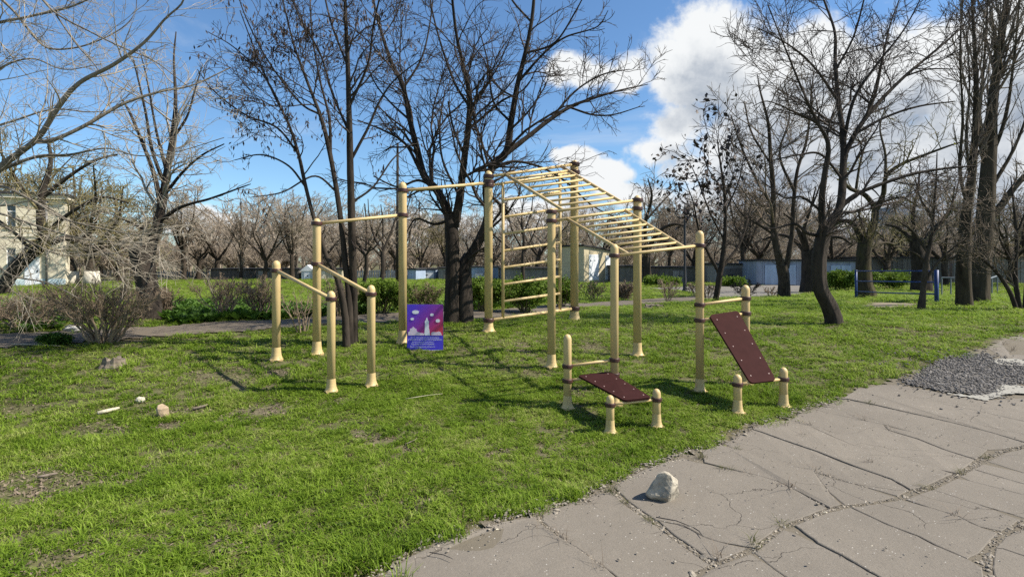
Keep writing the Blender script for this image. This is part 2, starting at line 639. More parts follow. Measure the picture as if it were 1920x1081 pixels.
M['garage_white'] = sheet_metal('garage_white', (0.66, 0.68, 0.70))
M['garage_blue'] = sheet_metal('garage_blue', (0.32, 0.40, 0.52))
M['garage_pale'] = sheet_metal('garage_pale', (0.25, 0.29, 0.37))
M['garage_grey'] = sheet_metal('garage_grey', (0.22, 0.21, 0.20))
M['garage_dark'] = sheet_metal('garage_dark', (0.12, 0.11, 0.098))
M['garage_beige'] = sheet_metal('garage_beige', (0.50, 0.44, 0.32))

# ================================================================ ground, path, road
def spaced(a, b, n, p=1.0):
    return a + (b - a) * np.linspace(0, 1, n) ** p


ys = np.concatenate([np.linspace(-8, 36, 150), spaced(36.6, 900, 40, 2.2)])
xs = np.concatenate([-spaced(30.5, 800, 26, 2.2)[::-1], np.linspace(-30, 30, 150), spaced(30.5, 800, 26, 2.2)])
XX, YY = np.meshgrid(xs, ys)
V = np.c_[XX.ravel(), YY.ravel(), g(XX, YY).ravel()]
nx, ny = len(xs), len(ys)
i, j = np.meshgrid(np.arange(nx - 1), np.arange(ny - 1))
b0 = (j * nx + i).ravel()
ground = add('ground', smooth(make_mesh('ground', V, [np.c_[b0, b0 + 1, b0 + nx + 1, b0 + nx]])), M['ground'], kind='structure')


def px_poly(pts):
    return [tuple(hit(x, y)[:2]) for x, y in pts]


def dens_poly(poly, step):
    out = []
    n = len(poly)
    for a in range(n):
        p, q = np.array(poly[a]), np.array(poly[(a + 1) % n])
        k = max(1, int(np.linalg.norm(q - p) / step))
        for s in range(k):
            out.append(p + (q - p) * s / k)
    return np.array(out)


def ragged(poly, step, amp):
    P = dens_poly(poly, step)
    n = len(P)
    d = np.roll(P, -1, 0) - np.roll(P, 1, 0)
    d /= np.linalg.norm(d, axis=1, keepdims=True) + 1e-9
    nr = np.c_[-d[:, 1], d[:, 0]]
    w = rng.normal(0, 1, n)
    w = w * 0.5 + 0.5 * np.convolve(np.r_[w[-3:], w, w[:3]], np.ones(7) / 4, 'valid')
    return P + nr * (w * amp)[:, None]


def inside(P, poly):
    P = np.asarray(P)
    x, y = P[:, 0], P[:, 1]
    r = np.zeros(len(P), bool)
    n = len(poly)
    for a in range(n):
        x1, y1 = poly[a]
        x2, y2 = poly[(a + 1) % n]
        c = ((y1 > y) != (y2 > y)) & (x < (x2 - x1) * (y - y1) / (y2 - y1 + 1e-12) + x1)
        r ^= c
    return r


def sheet(name, poly, m, lift, res=0.25, kind='structure'):
    """thin raised sheet that follows the ground"""
    P = np.array(poly)
    x0, y0 = P.min(0) - res
    x1, y1 = P.max(0) + res
    gx, gy = np.arange(x0, x1 + res, res), np.arange(y0, y1 + res, res)
    A, B = np.meshgrid(gx, gy)
    mid = np.c_[A.ravel() + res / 2, B.ravel() + res / 2]
    ins = inside(mid, poly).reshape(A.shape)[:-1, :-1]
    Vv = np.c_[A.ravel() + rng.uniform(-.3, .3, A.size) * res, B.ravel() + rng.uniform(-.3, .3, A.size) * res]
    z = g(Vv[:, 0], Vv[:, 1]) + lift
    w = A.shape[1]
    jj, ii = np.nonzero(ins)
    b_ = jj * w + ii
    q = np.c_[b_, b_ + 1, b_ + w + 1, b_ + w]
    used, inv = np.unique(q, return_inverse=True)
    V3 = np.c_[Vv, z][used]
    return add(name, smooth(make_mesh(name, V3, [inv.reshape(-1, 4)])), m, kind=kind)


PATH_NEAR = [(-260, 664), (0, 653), (85, 646), (159, 642), (265, 635), (340, 629), (455, 623), (528, 615), (592, 610), (684, 607), (748, 604), (850, 600), (940, 597), (1010, 588), (1080, 578), (1200, 572), (1300, 566), (1345, 562), (1420, 557), (1500, 552)]
PATH_FAR = [(1490, 548), (1340, 556), (1290, 556), (1240, 559), (1200, 562), (1080, 569), (930, 582), (850, 583), (748, 587), (684, 591), (530, 600), (455, 602), (340, 611), (265, 615), (110, 622), (0, 628), (-260, 636)]
path_poly = px_poly(PATH_NEAR + PATH_FAR)
path = sheet('asphalt_path', path_poly, M['asphalt'], 0.02, 0.12)
road_poly = px_poly([(1205, 541), (1300, 537), (1420, 535), (1560, 533), (1515, 546), (1500, 552), (1420, 558), (1345, 561), (1322, 556), (1290, 546)])
road = sheet('asphalt_road', road_poly, M['road'], 0.03, 0.3)
yard_poly = px_poly([(0, 531), (60, 529), (420, 528), (420, 530), (60, 535), (0, 537)])
sand_poly = px_poly([(1600, 574), (1630, 568), (1680, 566), (1722, 570), (1710, 576), (1650, 577)])
sand = sheet('bare_sand_patch', sand_poly, M['sand'], 0.012, 0.2)

# ---------------------------------------------------------------- cracked concrete pavement
EDGE = [(520, 1200), (640, 1135), (726, 1077), (758, 1051), (839, 1012), (900, 996), (942, 980), (1010, 963), (1081, 940), (1123, 924), (1165, 904), (1204, 883), (1249, 867), (1281, 854), (1313, 845), (1355, 833), (1407, 806), (1445, 793), (1494, 780), (1500, 774), (1574, 752), (1604, 732), (1655, 723), (1700, 705), (1742, 685), (1800, 669), (1846, 655), (1897, 632), (1920, 627), (2100, 612), (2400, 600)]
pave_px = EDGE + [(3400, 640), (4200, 900), (4200, 1200)]
pave_poly = px_poly(pave_px)
bed_poly = pave_poly
pave = sheet('concrete_pavement', pave_poly, M['bed'], 0.020, 0.1)
SLABS = [
    [(540, 1200), (650, 1135), (733, 1077), (765, 1053), (842, 1016), (903, 999), (945, 984), (1004, 975), (1010, 985), (1058, 1022), (1087, 1041), (1139, 1077), (1270, 1200)],
    [(1016, 970), (1081, 944), (1123, 930), (1144, 927), (1178, 957), (1223, 986), (1262, 1018), (1320, 1059), (1333, 1066), (1300, 1082), (1235, 1125), (1200, 1122), (1142, 1075), (1091, 1038), (1062, 1019), (1018, 984)],
    [(1167, 906), (1206, 887), (1250, 871), (1281, 864), (1300, 871), (1416, 897), (1455, 908), (1500, 931), (1550, 960), (1503, 979), (1466, 993), (1410, 1033), (1345, 1020), (1320, 1012), (1280, 990), (1232, 980), (1223, 977), (1180, 947), (1150, 918)],
    [(1234, 984), (1280, 993), (1318, 1015), (1345, 1024), (1402, 1036), (1348, 1059), (1330, 1055), (1264, 1010)],
    [(1315, 850), (1350, 840), (1374, 847), (1410, 859), (1468, 876), (1524, 890), (1556, 932), (1578, 953), (1556, 959), (1503, 930), (1457, 907), (1418, 896), (1320, 872)],
    [(1529, 891), (1581, 908), (1626, 921), (1680, 938), (1630, 947), (1584, 953), (1560, 932)],
    [(1357, 835), (1409, 810), (1428, 816), (1481, 834), (1532, 853), (1581, 872), (1623, 889), (1671, 906), (1703, 925), (1684, 936), (1626, 917), (1581, 904), (1526, 886), (1468, 872), (1410, 855), (1374, 843)],
    [(1412, 807), (1447, 795), (1480, 795), (1520, 806), (1558, 824), (1603, 843), (1642, 851), (1700, 868), (1758, 887), (1787, 895), (1733, 920), (1709, 923), (1671, 902), (1623, 885), (1532, 849), (1430, 813)],
    [(1483, 790), (1496, 780), (1522, 772), (1581, 786), (1655, 802), (1665, 813), (1720, 829), (1771, 850), (1828, 868), (1793, 892), (1758, 883), (1700, 864), (1642, 847), (1603, 839), (1558, 820), (1520, 802)],
    [(1660, 803), (1713, 817), (1784, 830), (1850, 849), (1832, 865), (1771, 846), (1720, 825), (1668, 809)],
    [(1526, 769), (1576, 753), (1587, 754), (1633, 763), (1733, 786), (1784, 798), (1859, 817), (1920, 834), (1922, 838), (1881, 847), (1855, 847), (1784, 826), (1713, 813), (1655, 797), (1581, 782)],
    [(1580, 751), (1606, 735), (1640, 735), (1684, 746), (1739, 757), (1817, 773), (1920, 796), (1995, 812), (1960, 828), (1926, 835), (1859, 813), (1784, 794), (1733, 782), (1633, 759), (1590, 750)],
    [(1610, 731), (1655, 724), (1690, 725), (1768, 741), (1862, 753), (1960, 750), (2150, 745), (2250, 760), (2010, 811), (1920, 792), (1817, 769), (1739, 753), (1684, 742)],
    [(1345, 1067), (1407, 1044), (1453, 1077), (1620, 1200), (1190, 1200), (1240, 1130)],
    [(1413, 1042), (1468, 998), (1486, 1003), (1532, 1028), (1578, 1051), (1626, 1080), (1840, 1200), (1635, 1200), (1458, 1075)],
    [(1490, 992), (1505, 985), (1552, 968), (1592, 959), (1665, 994), (1720, 1015), (1752, 1032), (1813, 1059), (1842, 1072), (1862, 1200), (1850, 1200), (1628, 1075), (1580, 1046), (1534, 1023)],
    [(1598, 957), (1690, 944), (1746, 961), (1794, 976), (1833, 995), (1872, 1007), (1855, 1024), (1838, 1045), (1815, 1053), (1754, 1027), (1722, 1010), (1667, 989)],
    [(1698, 942), (1733, 928), (1747, 926), (1830, 952), (1914, 981), (1878, 1002), (1835, 991), (1796, 972), (1748, 957)],
    [(1752, 921), (1794, 902), (1815, 908), (1870, 922), (1920, 935), (2005, 956), (1965, 962), (1924, 978), (1832, 948)],
    [(1799, 897), (1821, 886), (1920, 914), (2070, 948), (2010, 953), (1920, 931), (1872, 918), (1819, 904)],
    [(1827, 881), (1843, 874), (1920, 893), (2130, 940), (2076, 946), (1920, 910)],
    [(1850, 869), (1883, 853), (1920, 845), (2000, 826), (2200, 800), (2400, 900), (2150, 940), (1920, 889)],
    [(1866, 1032), (1884, 1013), (1920, 993), (2000, 962), (2150, 945), (2300, 1000), (2100, 1110), (1920, 1047), (1880, 1033)],
    [(1860, 1070), (1866, 1036), (1880, 1037), (1920, 1051), (2100, 1115), (2150, 1200), (1880, 1200)],
    [(1852, 655), (1899, 634), (1925, 629), (2100, 614), (2300, 608), (2350, 660), (1925, 676), (1880, 672)],
]
ALLP = np.concatenate([np.array(p, float) for p in SLABS])
SID = np.concatenate([np.full(len(p), i_) for i_, p in enumerate(SLABS)])
JW = np.array([(x, y) for x, y in [(1200, 1130), (1300, 1078), (1348, 1061), (1407, 1038), (1468, 993), (1503, 980), (1552, 964), (1584, 954), (1684, 940), (1733, 922), (1794, 896), (1842, 866), (1881, 849), (1920, 840), (1849, 1064), (1859, 1022), (1878, 1006), (1920, 983), (1146, 924), (1178, 953), (1223, 982)]], float)
for k, pl in enumerate(SLABS):
    A_ = np.array(pl, float)
    B_ = A_.copy()
    for q in range(len(A_)):
        near_ = (np.abs(ALLP - A_[q]).max(1) < 6.5) & (SID != k)
        wide = np.min(np.hypot(*(JW - A_[q]).T)) < 9
        if near_.any() and not wide:
            other = ALLP[near_]
            B_[q] = (A_[q] + other[np.argmin(np.hypot(*(other - A_[q]).T))]) / 2
    P = px_poly(B_)
    c = np.mean(P, 0)
    Q = ragged(P, 0.04, 0.003)
    tg = np.roll(Q, -1, 0) - np.roll(Q, 1, 0)
    tg /= np.linalg.norm(tg, axis=1, keepdims=True) + 1e-9
    area = .5 * np.sum(Q[:, 0] * np.roll(Q[:, 1], -1) - np.roll(Q[:, 0], -1) * Q[:, 1])
    nin = np.c_[-tg[:, 1], tg[:, 0]] * (1 if area > 0 else -1)
    Q = Q + nin * 0.003
    tilt = rng.uniform(-.004, .004, 2)
    z = g(Q[:, 0], Q[:, 1]) + 0.025 + rng.uniform(-.004, .004) + (Q - c) @ tilt
    # rounded, worn rim: outer ring a little lower than the top
    In = Q + nin * 0.006
    mb = MB()
    n = len(Q)
    zi = g(In[:, 0], In[:, 1]) + (z - g(Q[:, 0], Q[:, 1])) + 0.003
    Vt = np.r_[np.c_[Q, z - 0.05], np.c_[Q, z], np.c_[In, zi]]
    ii = np.arange(n)
    jj = (ii + 1) % n
    mb.add(Vt, [np.c_[ii, jj, jj + n, ii + n], np.c_[ii + n, jj + n, jj + 2 * n, ii + 2 * n], [list(range(2 * n, 3 * n))]])
    add('concrete_slab', mb, M['concrete'], pave)
gravel_px = [(1690, 722), (1720, 710), (1755, 682), (1816, 668), (1872, 671), (1858, 678), (1920, 688), (2050, 690), (2080, 730), (1920, 722), (1880, 728), (1862, 750), (1768, 738)]
gravel_poly = px_poly(gravel_px)
gravel_patch = sheet('gravel_patch', gravel_poly, M['gravel_bed'], 0.037, 0.06)
cem1 = sheet('pale_cement_patch', px_poly([(1852, 681), (1870, 677), (1925, 678), (2020, 680), (2020, 692), (1925, 692), (1885, 690)]), M['pale_cement'], 0.041, 0.04)
cem2 = sheet('pale_cement_patch', px_poly([(1768, 743), (1830, 748), (1862, 742), (1882, 727), (1925, 730), (1990, 734), (1960, 744), (1890, 744), (1850, 757)]), M['pale_cement'], 0.045, 0.04)

# ================================================================ exercise bars
gym_loc = hit(1034, 691)
gym = thing('workout_frame', 'beige steel outdoor workout frame with monkey bars, wall bars, pull-up bars and two maroon benches', 'exercise bars', gym_loc)
G0 = np.array(gym_loc)


class Post:
    def __init__(s, bx, by, ty, collars):
        s.b = hit(bx, by)
        s.Y = s.b[1]
        s.k = s.Y / F
        s.r = 7.6 * s.k
        s.top = H - (ty - HOR) * s.k
        s.col = [H - (c - HOR) * s.k for c in collars]

    def p(s, y):
        return np.array([s.b[0], s.b[1], H - (y - HOR) * s.k])


POSTS = dict(A=Post(518, 676, 488, [507]), B=Post(594, 665, 409, [419, 495]), C=Post(621, 735, 545, [560]), D=Post(696, 724, 534, [551]),
             E=Post(755, 644, 341, [357, 403]), F=Post(916, 622, 320, [331, 341, 348, 600]), G=Post(1077, 600, 300, [308, 323, 578]),
             H=Post(1034, 689, 390, [397, 414]), I=Post(1195, 667, 366, [375, 391]), J=Post(1152, 760, 457, [479, 674, 702]),
             K=Post(1064, 767, 626, [686, 713]), L=Post(1144, 813, 740, [758]), M=Post(1231, 801, 728, [748]), N=Post(1312, 735, 432, [460, 571, 600]),
             O=Post(1398, 721, 534, [559, 587]), P=Post(1383, 775, 701, [720]), Q=Post(1469, 764, 688, [710]))
for nm, p in POSTS.items():
    r, k = p.r, p.k
    zb, zt = 0.0, p.top - p.b[2]
    mb = MB()
    prof = [(r, -0.05), (r, zt - r * 1.3)] + [(r * math.cos(a), zt - r * 1.3 + r * 1.3 * math.sin(a)) for a in np.linspace(0.25, 1.45, 6)]
    mb.lathe(prof, p.b - G0, 24)
    po = add('post', smooth(mb.mesh('post')), M['beige'], gym)
    # square foot plate with a flared, ribbed collar of gussets
    mb = MB()
    ca = 0.5
    w = 13.5 * k
    mb.box(p.b - G0 + np.array([0, 0, 0.012]), (2 * w * .8, 2 * w * .8, 0.02), ca)
    th = np.arange(32) * 2 * math.pi / 32
    fl = []
    for hh, f in ((0.021, .92), (3 * k + .02, .55), (7 * k + .02, .30), (13 * k + .02, .14), (23 * k + .02, 0.02)):
        rib = 0.72 + 0.28 * np.abs(np.cos(2 * (th - ca))) ** 1.5
        rr_ = r * 1.02 + (w * .98 - r) * f * rib
        fl.append(np.c_[rr_ * np.cos(th), rr_ * np.sin(th), np.full(32, hh)])
    ii = np.arange(32)
    jj = (ii + 1) % 32
    mb.add(np.concatenate(fl) + (p.b - G0), [np.c_[a * 32 + ii, a * 32 + jj, (a + 1) * 32 + jj, (a + 1) * 32 + ii] for a in range(4)])
    add('base_flange', mb, M['beige_foot'], po)
    for cz in p.col:
        mb = MB()
        hc = 3.6 * k
        mb.lathe([(r * 1.0, -hc), (r * 1.25, -hc), (r * 1.33, -hc * .7), (r * 1.33, hc * .7), (r * 1.25, hc), (r * 1.0, hc)], (p.b[0] - G0[0], p.b[1] - G0[1], cz - G0[2]), 24)
        # clamp bolt lug
        add('collar', smooth(mb.mesh('collar'), False), M['collar'], po)


def on_bar(a, b, px):
    """point of the segment a-b that is seen at photo column px"""
    s = (px - CX) / F
    d = b - a
    t = (s * a[1] - a[0]) / (d[0] - s * d[1])
    return a + d * t


def bar(name, a, b, rpx=2.5, m='beige', sides=12):
    ka, kb = a[1] / F, b[1] / F
    mb = MB()
    mb.tube([a - G0, (a + b) / 2 - G0, b - G0], [rpx * ka, rpx * (ka + kb) / 2, rpx * kb], sides)
    return add(name, smooth(mb.mesh(name)), M[m], gym)


def pp(n, y):
    return POSTS[n].p(y)


for a, ya, b, yb in (('A', 507, 'C', 560), ('B', 495, 'D', 551)):
    bar('parallel_bar', pp(a, ya), pp(b, yb), 3.6)
for a, ya, b, yb in (('B', 419, 'E', 403), ('E', 357, 'F', 343)):
    bar('pullup_bar', pp(a, ya), pp(b, yb), 3.0)
# wall bars between the two back posts
wt0, wt1 = pp('F', 348), pp('G', 323)
wb0, wb1 = pp('F', 600), pp('G', 578)
bar('wall_bar_rung', wt0, wt1, 2.5)
bar('wall_bar_rung', wb0, wb1, 2.8)
sl0, sl1 = on_bar(wt0, wt1, 943), on_bar(wb0, wb1, 943)
sr0, sr1 = on_bar(wt0, wt1, 1050), on_bar(wb0, wb1, 1050)
bar('stile', sl0, sl1, 2.9)
bar('stile', sr0, sr1, 2.9)
for k in range(1, 8):
    t = k / 8
    bar('wall_bar_rung', sl0 + (sl1 - sl0) * t, sr0 + (sr1 - sr0) * t, 2.4)
# monkey bars, two runs
m1a, m1b = pp('F', 331), pp('G', 308)
m2a, m2b = pp('H', 397), pp('I', 375)
m3a, m3b = pp('H', 414), pp('I', 391)
m4a, m4b = pp('J', 479), pp('N', 460)
for a, b in ((m1a, m1b), (m2a, m2b), (m3a, m3b), (m4a, m4b)):
    bar('cross_bar', a, b, 2.8)
for (a0, a1, b0_, b1_, xs4, n) in ((m1a, m1b, m2a, m2b, (947, 1052, 1056, 1166), 7), (m3a, m3b, m4a, m4b, (1063, 1172, 1178, 1283), 7)):
    p0, q0 = on_bar(a0, a1, xs4[0]), on_bar(a0, a1, xs4[1])
    p1, q1 = on_bar(b0_, b1_, xs4[2]), on_bar(b0_, b1_, xs4[3])
    bar('ladder_rail', p0, p1, 2.9)
    bar('ladder_rail', q0, q1, 2.9)
    for k in range(1, n + 1):
        # evenly spaced as seen along the rails
        x = xs4[0] + (xs4[2] - xs4[0]) * k / (n + 1)
        x2 = xs4[1] + (xs4[3] - xs4[1]) * k / (n + 1)
        bar('rung', on_bar(p0, p1, x), on_bar(q0, q1, x2), 2.3)
# two sit-up benches
for foot, up, lo, cx4 in ((('K', 686, 'J', 674), ('K', 713, 'J', 702), ('L', 758, 'M', 748), (1085, 1144, 1168, 1219)),
                          (('N', 571, 'O', 559), ('N', 600, 'O', 587), ('P', 720, 'Q', 710), (1329, 1383, 1402, 1450))):
    bar('foot_bar', pp(foot[0], foot[1]), pp(foot[2], foot[3]), 2.8)
    ua, ub = pp(up[0], up[1]), pp(up[2], up[3])
    la, lb = pp(lo[0], lo[1]), pp(lo[2], lo[3])
    bar('bench_bar', ua, ub, 2.8)
    bar('bench_bar', la, lb, 2.8)
    c00, c10 = on_bar(ua, ub, cx4[0]), on_bar(ua, ub, cx4[1])
    c01, c11 = on_bar(la, lb, cx4[2]), on_bar(la, lb, cx4[3])
    ln = ((c01 - c00) + (c11 - c10)) / 2
    wd = ((c10 - c00) + (c11 - c01)) / 2
    nrm = np.cross(wd, ln)
    nrm /= np.linalg.norm(nrm)
    if nrm[2] < 0:
        nrm = -nrm

    def bp(u, v, h):
        u_ = -0.03 + 1.06 * u
        p = (c00 * (1 - v) + c10 * v) * (1 - u_) + (c01 * (1 - v) + c11 * v) * u_
        return p + nrm * (0.017 + h) - G0
    ol = []
    ru, rv = 0.045, 0.12
    for cu, cv, a0 in ((1 - ru, 1 - rv, 0), (ru, 1 - rv, 90), (ru, rv, 180), (1 - ru, rv, 270)):
        for a in range(0, 91, 18):
            t = math.radians(a0 + a)
            ol.append((cu + ru * math.cos(t), cv + rv * math.sin(t)))
    n = len(ol)
    lo_ = np.array([bp(u, v, 0) for u, v in ol])
    hi_ = np.array([bp(u, v, 0.022) for u, v in ol])
    ii = np.arange(n)
    jj = (ii + 1) % n
    mb = MB().add(np.r_[lo_, hi_], [[list(range(n))[::-1]], [list(range(n, 2 * n))], np.c_[ii, jj, jj + n, ii + n]])
    bo = add('bench_board', mb, M['board'], gym)
    bolt_me = None
    for u in (0.09, 0.3, 0.5, 0.7, 0.91):
        for v in (0.15, 0.85):
            b_ = MB()
            c = bp(u, v, 0.022)
            b_.tube([c, c + nrm * 0.004, c + nrm * 0.0065], [0.0095, 0.0085, 0.004], 8)
            add('bolt', b_, M['bolt'], bo)

# ================================================================ information board
sb = hit(797, 656)
SY = sb[1]
sk = SY / F
bw, bh = 68 * sk, 88 * sk
sign = thing('information_board', 'purple and red information board with white monument silhouette and text, standing in the grass', 'information board', (sb[0], sb[1], sb[2] - 0.02))


def grad_mat():
    m, t, b = mat('print_gradient', 0.35, 0.4)
    sp = t.new('ShaderNodeSeparateXYZ')
    t.l.new(objvec(t), sp.inputs[0])
    u = t.mapr(sp.outputs[0], -bw / 2, bw / 2)
    v = t.mapr(sp.outputs[2], bh * .33, bh)
    f = t.math('ADD', t.math('MULTIPLY', u, 0.6), t.math('MULTIPLY', t.math('SUBTRACT', 1.0, v), 0.55))
    t.l.new(ramp(t, f, [(0.15, (0.085, 0.045, 0.62)), (0.55, (0.24, 0.035, 0.38)), (0.8, (0.42, 0.03, 0.20)), (1.0, (0.62, 0.045, 0.09))]), b.inputs['Base Color'])
    return m


M['print'] = grad_mat()
M['print_blue'] = plain('print_blue', (0.085, 0.06, 0.66), 0.06, 2, 0.35, 0.4)
M['print_white'] = plain('print_white', (0.82, 0.80, 0.88), 0.03, 2, 0.4, 0.3)
M['print_pink'] = plain('print_pink', (0.74, 0.60, 0.72), 0.05, 2, 0.4, 0.3)
M['sign_back'] = plain('sign_back', (0.09, 0.06, 0.16), 0.1, 4, 0.5, 0.3)
add('panel', MB().box((0, 0.012, bh / 2), (bw, 0.022, bh)), M['sign_back'], sign)
fy = -0.0005


def flat(name, pts, m, y=-0.003, par=None, dpt=0.0015):
    """thin printed shape: points in photo pixels of the board"""
    P = [((x - 797) * sk, (656 - yy) * sk) for x, yy in pts]
    n = len(P)
    A = np.array([(x, y, z) for x, z in P])
    Bk = A + np.array([0, dpt, 0])
    ii = np.arange(n)
    jj = (ii + 1) % n
    mb = MB().add(np.r_[A, Bk], [[list(range(n))], [list(range(n, 2 * n))[::-1]], np.c_[ii, ii + n, jj + n, jj]])
    return add(name, mb, M[m], par or sign)


pic = flat('picture_print', [(763.5, 626), (830.5, 626), (830.5, 568), (763.5, 568)], 'print')
txtp = flat('text_print', [(763.5, 655.5), (830.5, 655.5), (830.5, 626.4), (763.5, 626.4)], 'print_blue')


def oval(cx, cy, rx, ry, n=14, p=0.8):
    return [(cx + rx * math.copysign(abs(math.cos(a)) ** p, math.cos(a)), cy - ry * math.copysign(abs(math.sin(a)) ** p, math.sin(a))) for a in np.linspace(0, 2 * math.pi, n, endpoint=False)]


for c in ((779.3, 582.3, 6.3, 3.5), (773, 595.2, 3.2, 2.3), (810, 587.3, 3.3, 2.5), (821, 598.5, 3.9, 3.2)):
    flat('printed_cloud', oval(*c), 'print_white', -0.006, pic)
# plain draped figure on a mound, a generic monument
flat('printed_monument', [(795.5, 625.8), (796.2, 618), (796.8, 610), (797, 604), (796.6, 600.5), (797.4, 598), (799.2, 596.8), (799.0, 595.2), (799.3, 593.6), (800.4, 592.8), (801.5, 593.6), (801.8, 595.2), (801.6, 596.8), (803.4, 598), (804.2, 600.5), (803.8, 604), (804.2, 610), (805.2, 618), (806.6, 625.8)][::-1], 'print_white', -0.006, pic)
flat('printed_skyline', [(765.5, 625.8), (765.5, 619.5), (768.5, 618), (769, 613.5), (772, 612.5), (775, 609.5), (778, 612.5), (781, 614), (781.3, 618.5), (787, 620.5), (796, 622.5), (796.6, 625.8)][::-1], 'print_pink', -0.006, pic)
flat('printed_skyline', [(808.6, 625.8), (809, 620.5), (813, 619), (818, 620), (823, 618.3), (826.5, 620), (828.5, 625.8)][::-1], 'print_pink', -0.006, pic)
flat('printed_stripe', [(787, 654.6), (830, 654.6), (830, 653.2), (787, 653.2)][::1], 'print_pink', -0.006, txtp)
LINES = [('Проект «Моя малая спортивная площадка»', 770.5, 630.0, 53), ('реализован в рамках проекта инициативного', 765.5, 634.2, 63), ('Всероссийской программы', 773, 638.4, 40), ('поддержки местных инициатив', 771, 642.6, 43), ('Волгоградской области', 769.5, 647.2, 46)]
for tx, x, y, wpx in LINES:
    cu = bpy.data.curves.new('text_line', 'FONT')
    cu.body = tx
    cu.size = 1
    tmp = bpy.data.objects.new('text_line', cu)
    COL.objects.link(tmp)
    dg = bpy.context.evaluated_depsgraph_get()
    me = bpy.data.meshes.new_from_object(tmp.evaluated_get(dg))
    COL.objects.unlink(tmp)
    bpy.data.objects.remove(tmp)
    n = len(me.vertices)
    if not n:
        continue
    co = np.empty(n * 3, np.float32)
    me.vertices.foreach_get('co', co)
    co = co.reshape(-1, 3)
    co -= co.min(0)
    s = wpx * sk / co[:, 0].max()
    hh = 3.3 * sk / max(0.3, co[:, 1].max())
    P = np.c_[(x - 797) * sk + co[:, 0] * s, np.full(n, -0.0062), (656 - y - 1.7) * sk + co[:, 1] * hh]
    me.vertices.foreach_set('co', P.astype(np.float32).ravel())
    me.update()
    me.materials.clear()
    add('text_line', me, M['print_white'], txtp)
for sx in (-1, 1):
    add('stake', MB().box((sx * bw * .35, 0.035, bh * .3 - 0.15), (0.03, 0.022, bh * .6 + 0.3)), M['sign_back'], sign)

# ================================================================ buildings and walls in the background
def frame_at(px, py, deg):
    """origin on the ground and axes of a facade: ex along it (to the right), en its outward normal"""
    o = hit(px, py)
    a = math.radians(deg)
    return o, np.array([math.cos(a), math.sin(a), 0]), np.array([math.sin(a), -math.cos(a), 0])


def wall_box(mb, ex, en, x0, x1, z0, z1, out, back):
    """box in facade coordinates; out: how far proud of the wall plane, back: depth behind it"""
    return mb.obox(ex * x0 - en * back + np.array([0, 0, z0]), ex * (x1 - x0), en * (out + back), np.array([0, 0, z1 - z0]))


ZV = np.array([0, 0, 1.0])


def part(name, m, par, ex, en, boxes, label=None, kind=None):
    mb = MB()
    for b in boxes:
        wall_box(mb, ex, en, *b)
    return add(name, mb, M[m], par, kind=kind, label=label)


# school building at the left: right end at px 122, runs on to the left out of the picture
o, ex, en = frame_at(122, 535, 25)
L_, HB = 20.0, 6.3
sch = thing('school_building', 'two-storey cream brick building with pale teal plinth behind the leaning trunk at the left edge', 'building', o)
WINS = [(-3.1 - .95 * (k % 2) - 2.6 * (k // 2), zz) for k in range(12) for zz in (1.05, 4.2)]
WH = .27
ops = sorted(set(x for x, _ in WINS))
doorx = -1.9
boxes = []
DEP = 1.2
# facade with real openings: piers between the windows, bands below and above them
boxes.append((-L_, 0, -0.3, 0.55, 0, DEP))
zb = [(0.55, 1.05), (2.75, 4.2), (5.9, HB)]
for z0, z1 in zb:
    boxes.append((-L_, 0, z0, z1, 0, 0.35))
edges = [0.0]
for x in sorted(ops, reverse=True):
    edges += [x + WH, x - WH]
edges += [-L_]
for z0, z1 in ((1.05, 2.75), (4.2, 5.9)):
    for a in range(0, len(edges), 2):
        boxes.append((edges[a + 1], edges[a], z0, z1, 0, 0.35))
part('wall', 'brick_cream', sch, ex, en, boxes)
part('wall', 'brick_cream', sch, ex, en, [(-0.35, -0.002, 0.552, HB - .002, -0.352, DEP), (-L_, -0.36, 0.552, HB - .002, -DEP + .35, DEP), (-L_, -9.0, -.3, HB - .01, -DEP - .01, 9)])
part('interior', 'dark_glass', sch, ex, en, [(-L_ + .3, -.4, .6, HB - .4, -.6, .8)])
part('plinth', 'teal_paint', sch, ex, en, [(-L_, 0.03, -0.3, 0.5, 0.05, 0.02)])
part('cornice', 'cream_paint', sch, ex, en, [(-L_ - .2, 0.25, HB, HB + 0.25, 0.3, DEP + .2)])
part('string_course', 'cream_paint', sch, ex, en, [(-L_, 0.06, 3.55, 3.8, 0.08, 0.02)])
part('roof', 'roof_felt', sch, ex, en, [(-L_ - .3, 0.35, HB + .25, HB + 0.4, 0.4, DEP + .3)])
for x, z in WINS:
    w = part('window', 'white_paint', sch, ex, en, [(x - WH, x - WH + .05, z, z + 1.7, -.1, .18), (x + WH - .05, x + WH, z, z + 1.7, -.1, .18), (x - WH + .05, x + WH - .05, z, z + .07, -.1, .18), (x - WH + .05, x + WH - .05, z + 1.63, z + 1.7, -.1, .18), (x - WH + .05, x + WH - .05, z + 1.12, z + 1.17, -.1, .18)])
    part('pane', 'dark_glass', w, ex, en, [(x - WH + .052, x + WH - .052, z + .075, z + 1.625, -.13, .15)])
    part('sill', 'cream_paint', w, ex, en, [(x - WH - .1, x + WH + .1, z - .1, z - .003, .12, .02)])
d = part('door', 'white_paint', sch, ex, en, [(doorx - .42, doorx + .42, .0, 2.1, .06, .02)])
part('door_handle', 'black_metal', d, ex, en, [(doorx + .28, doorx + .34, 1.0, 1.15, .1, -.06)])
part('canopy', 'cream_paint', sch, ex, en, [(doorx - .7, doorx + .7, 2.35, 2.5, .9, .02)])
mb = MB().tube([ex * -1.05 + en * .12 + ZV * .1, ex * -1.05 + en * .12 + ZV * HB], .07, 8)
add('drainpipe', mb, M['garage_grey'], sch, sm=True)

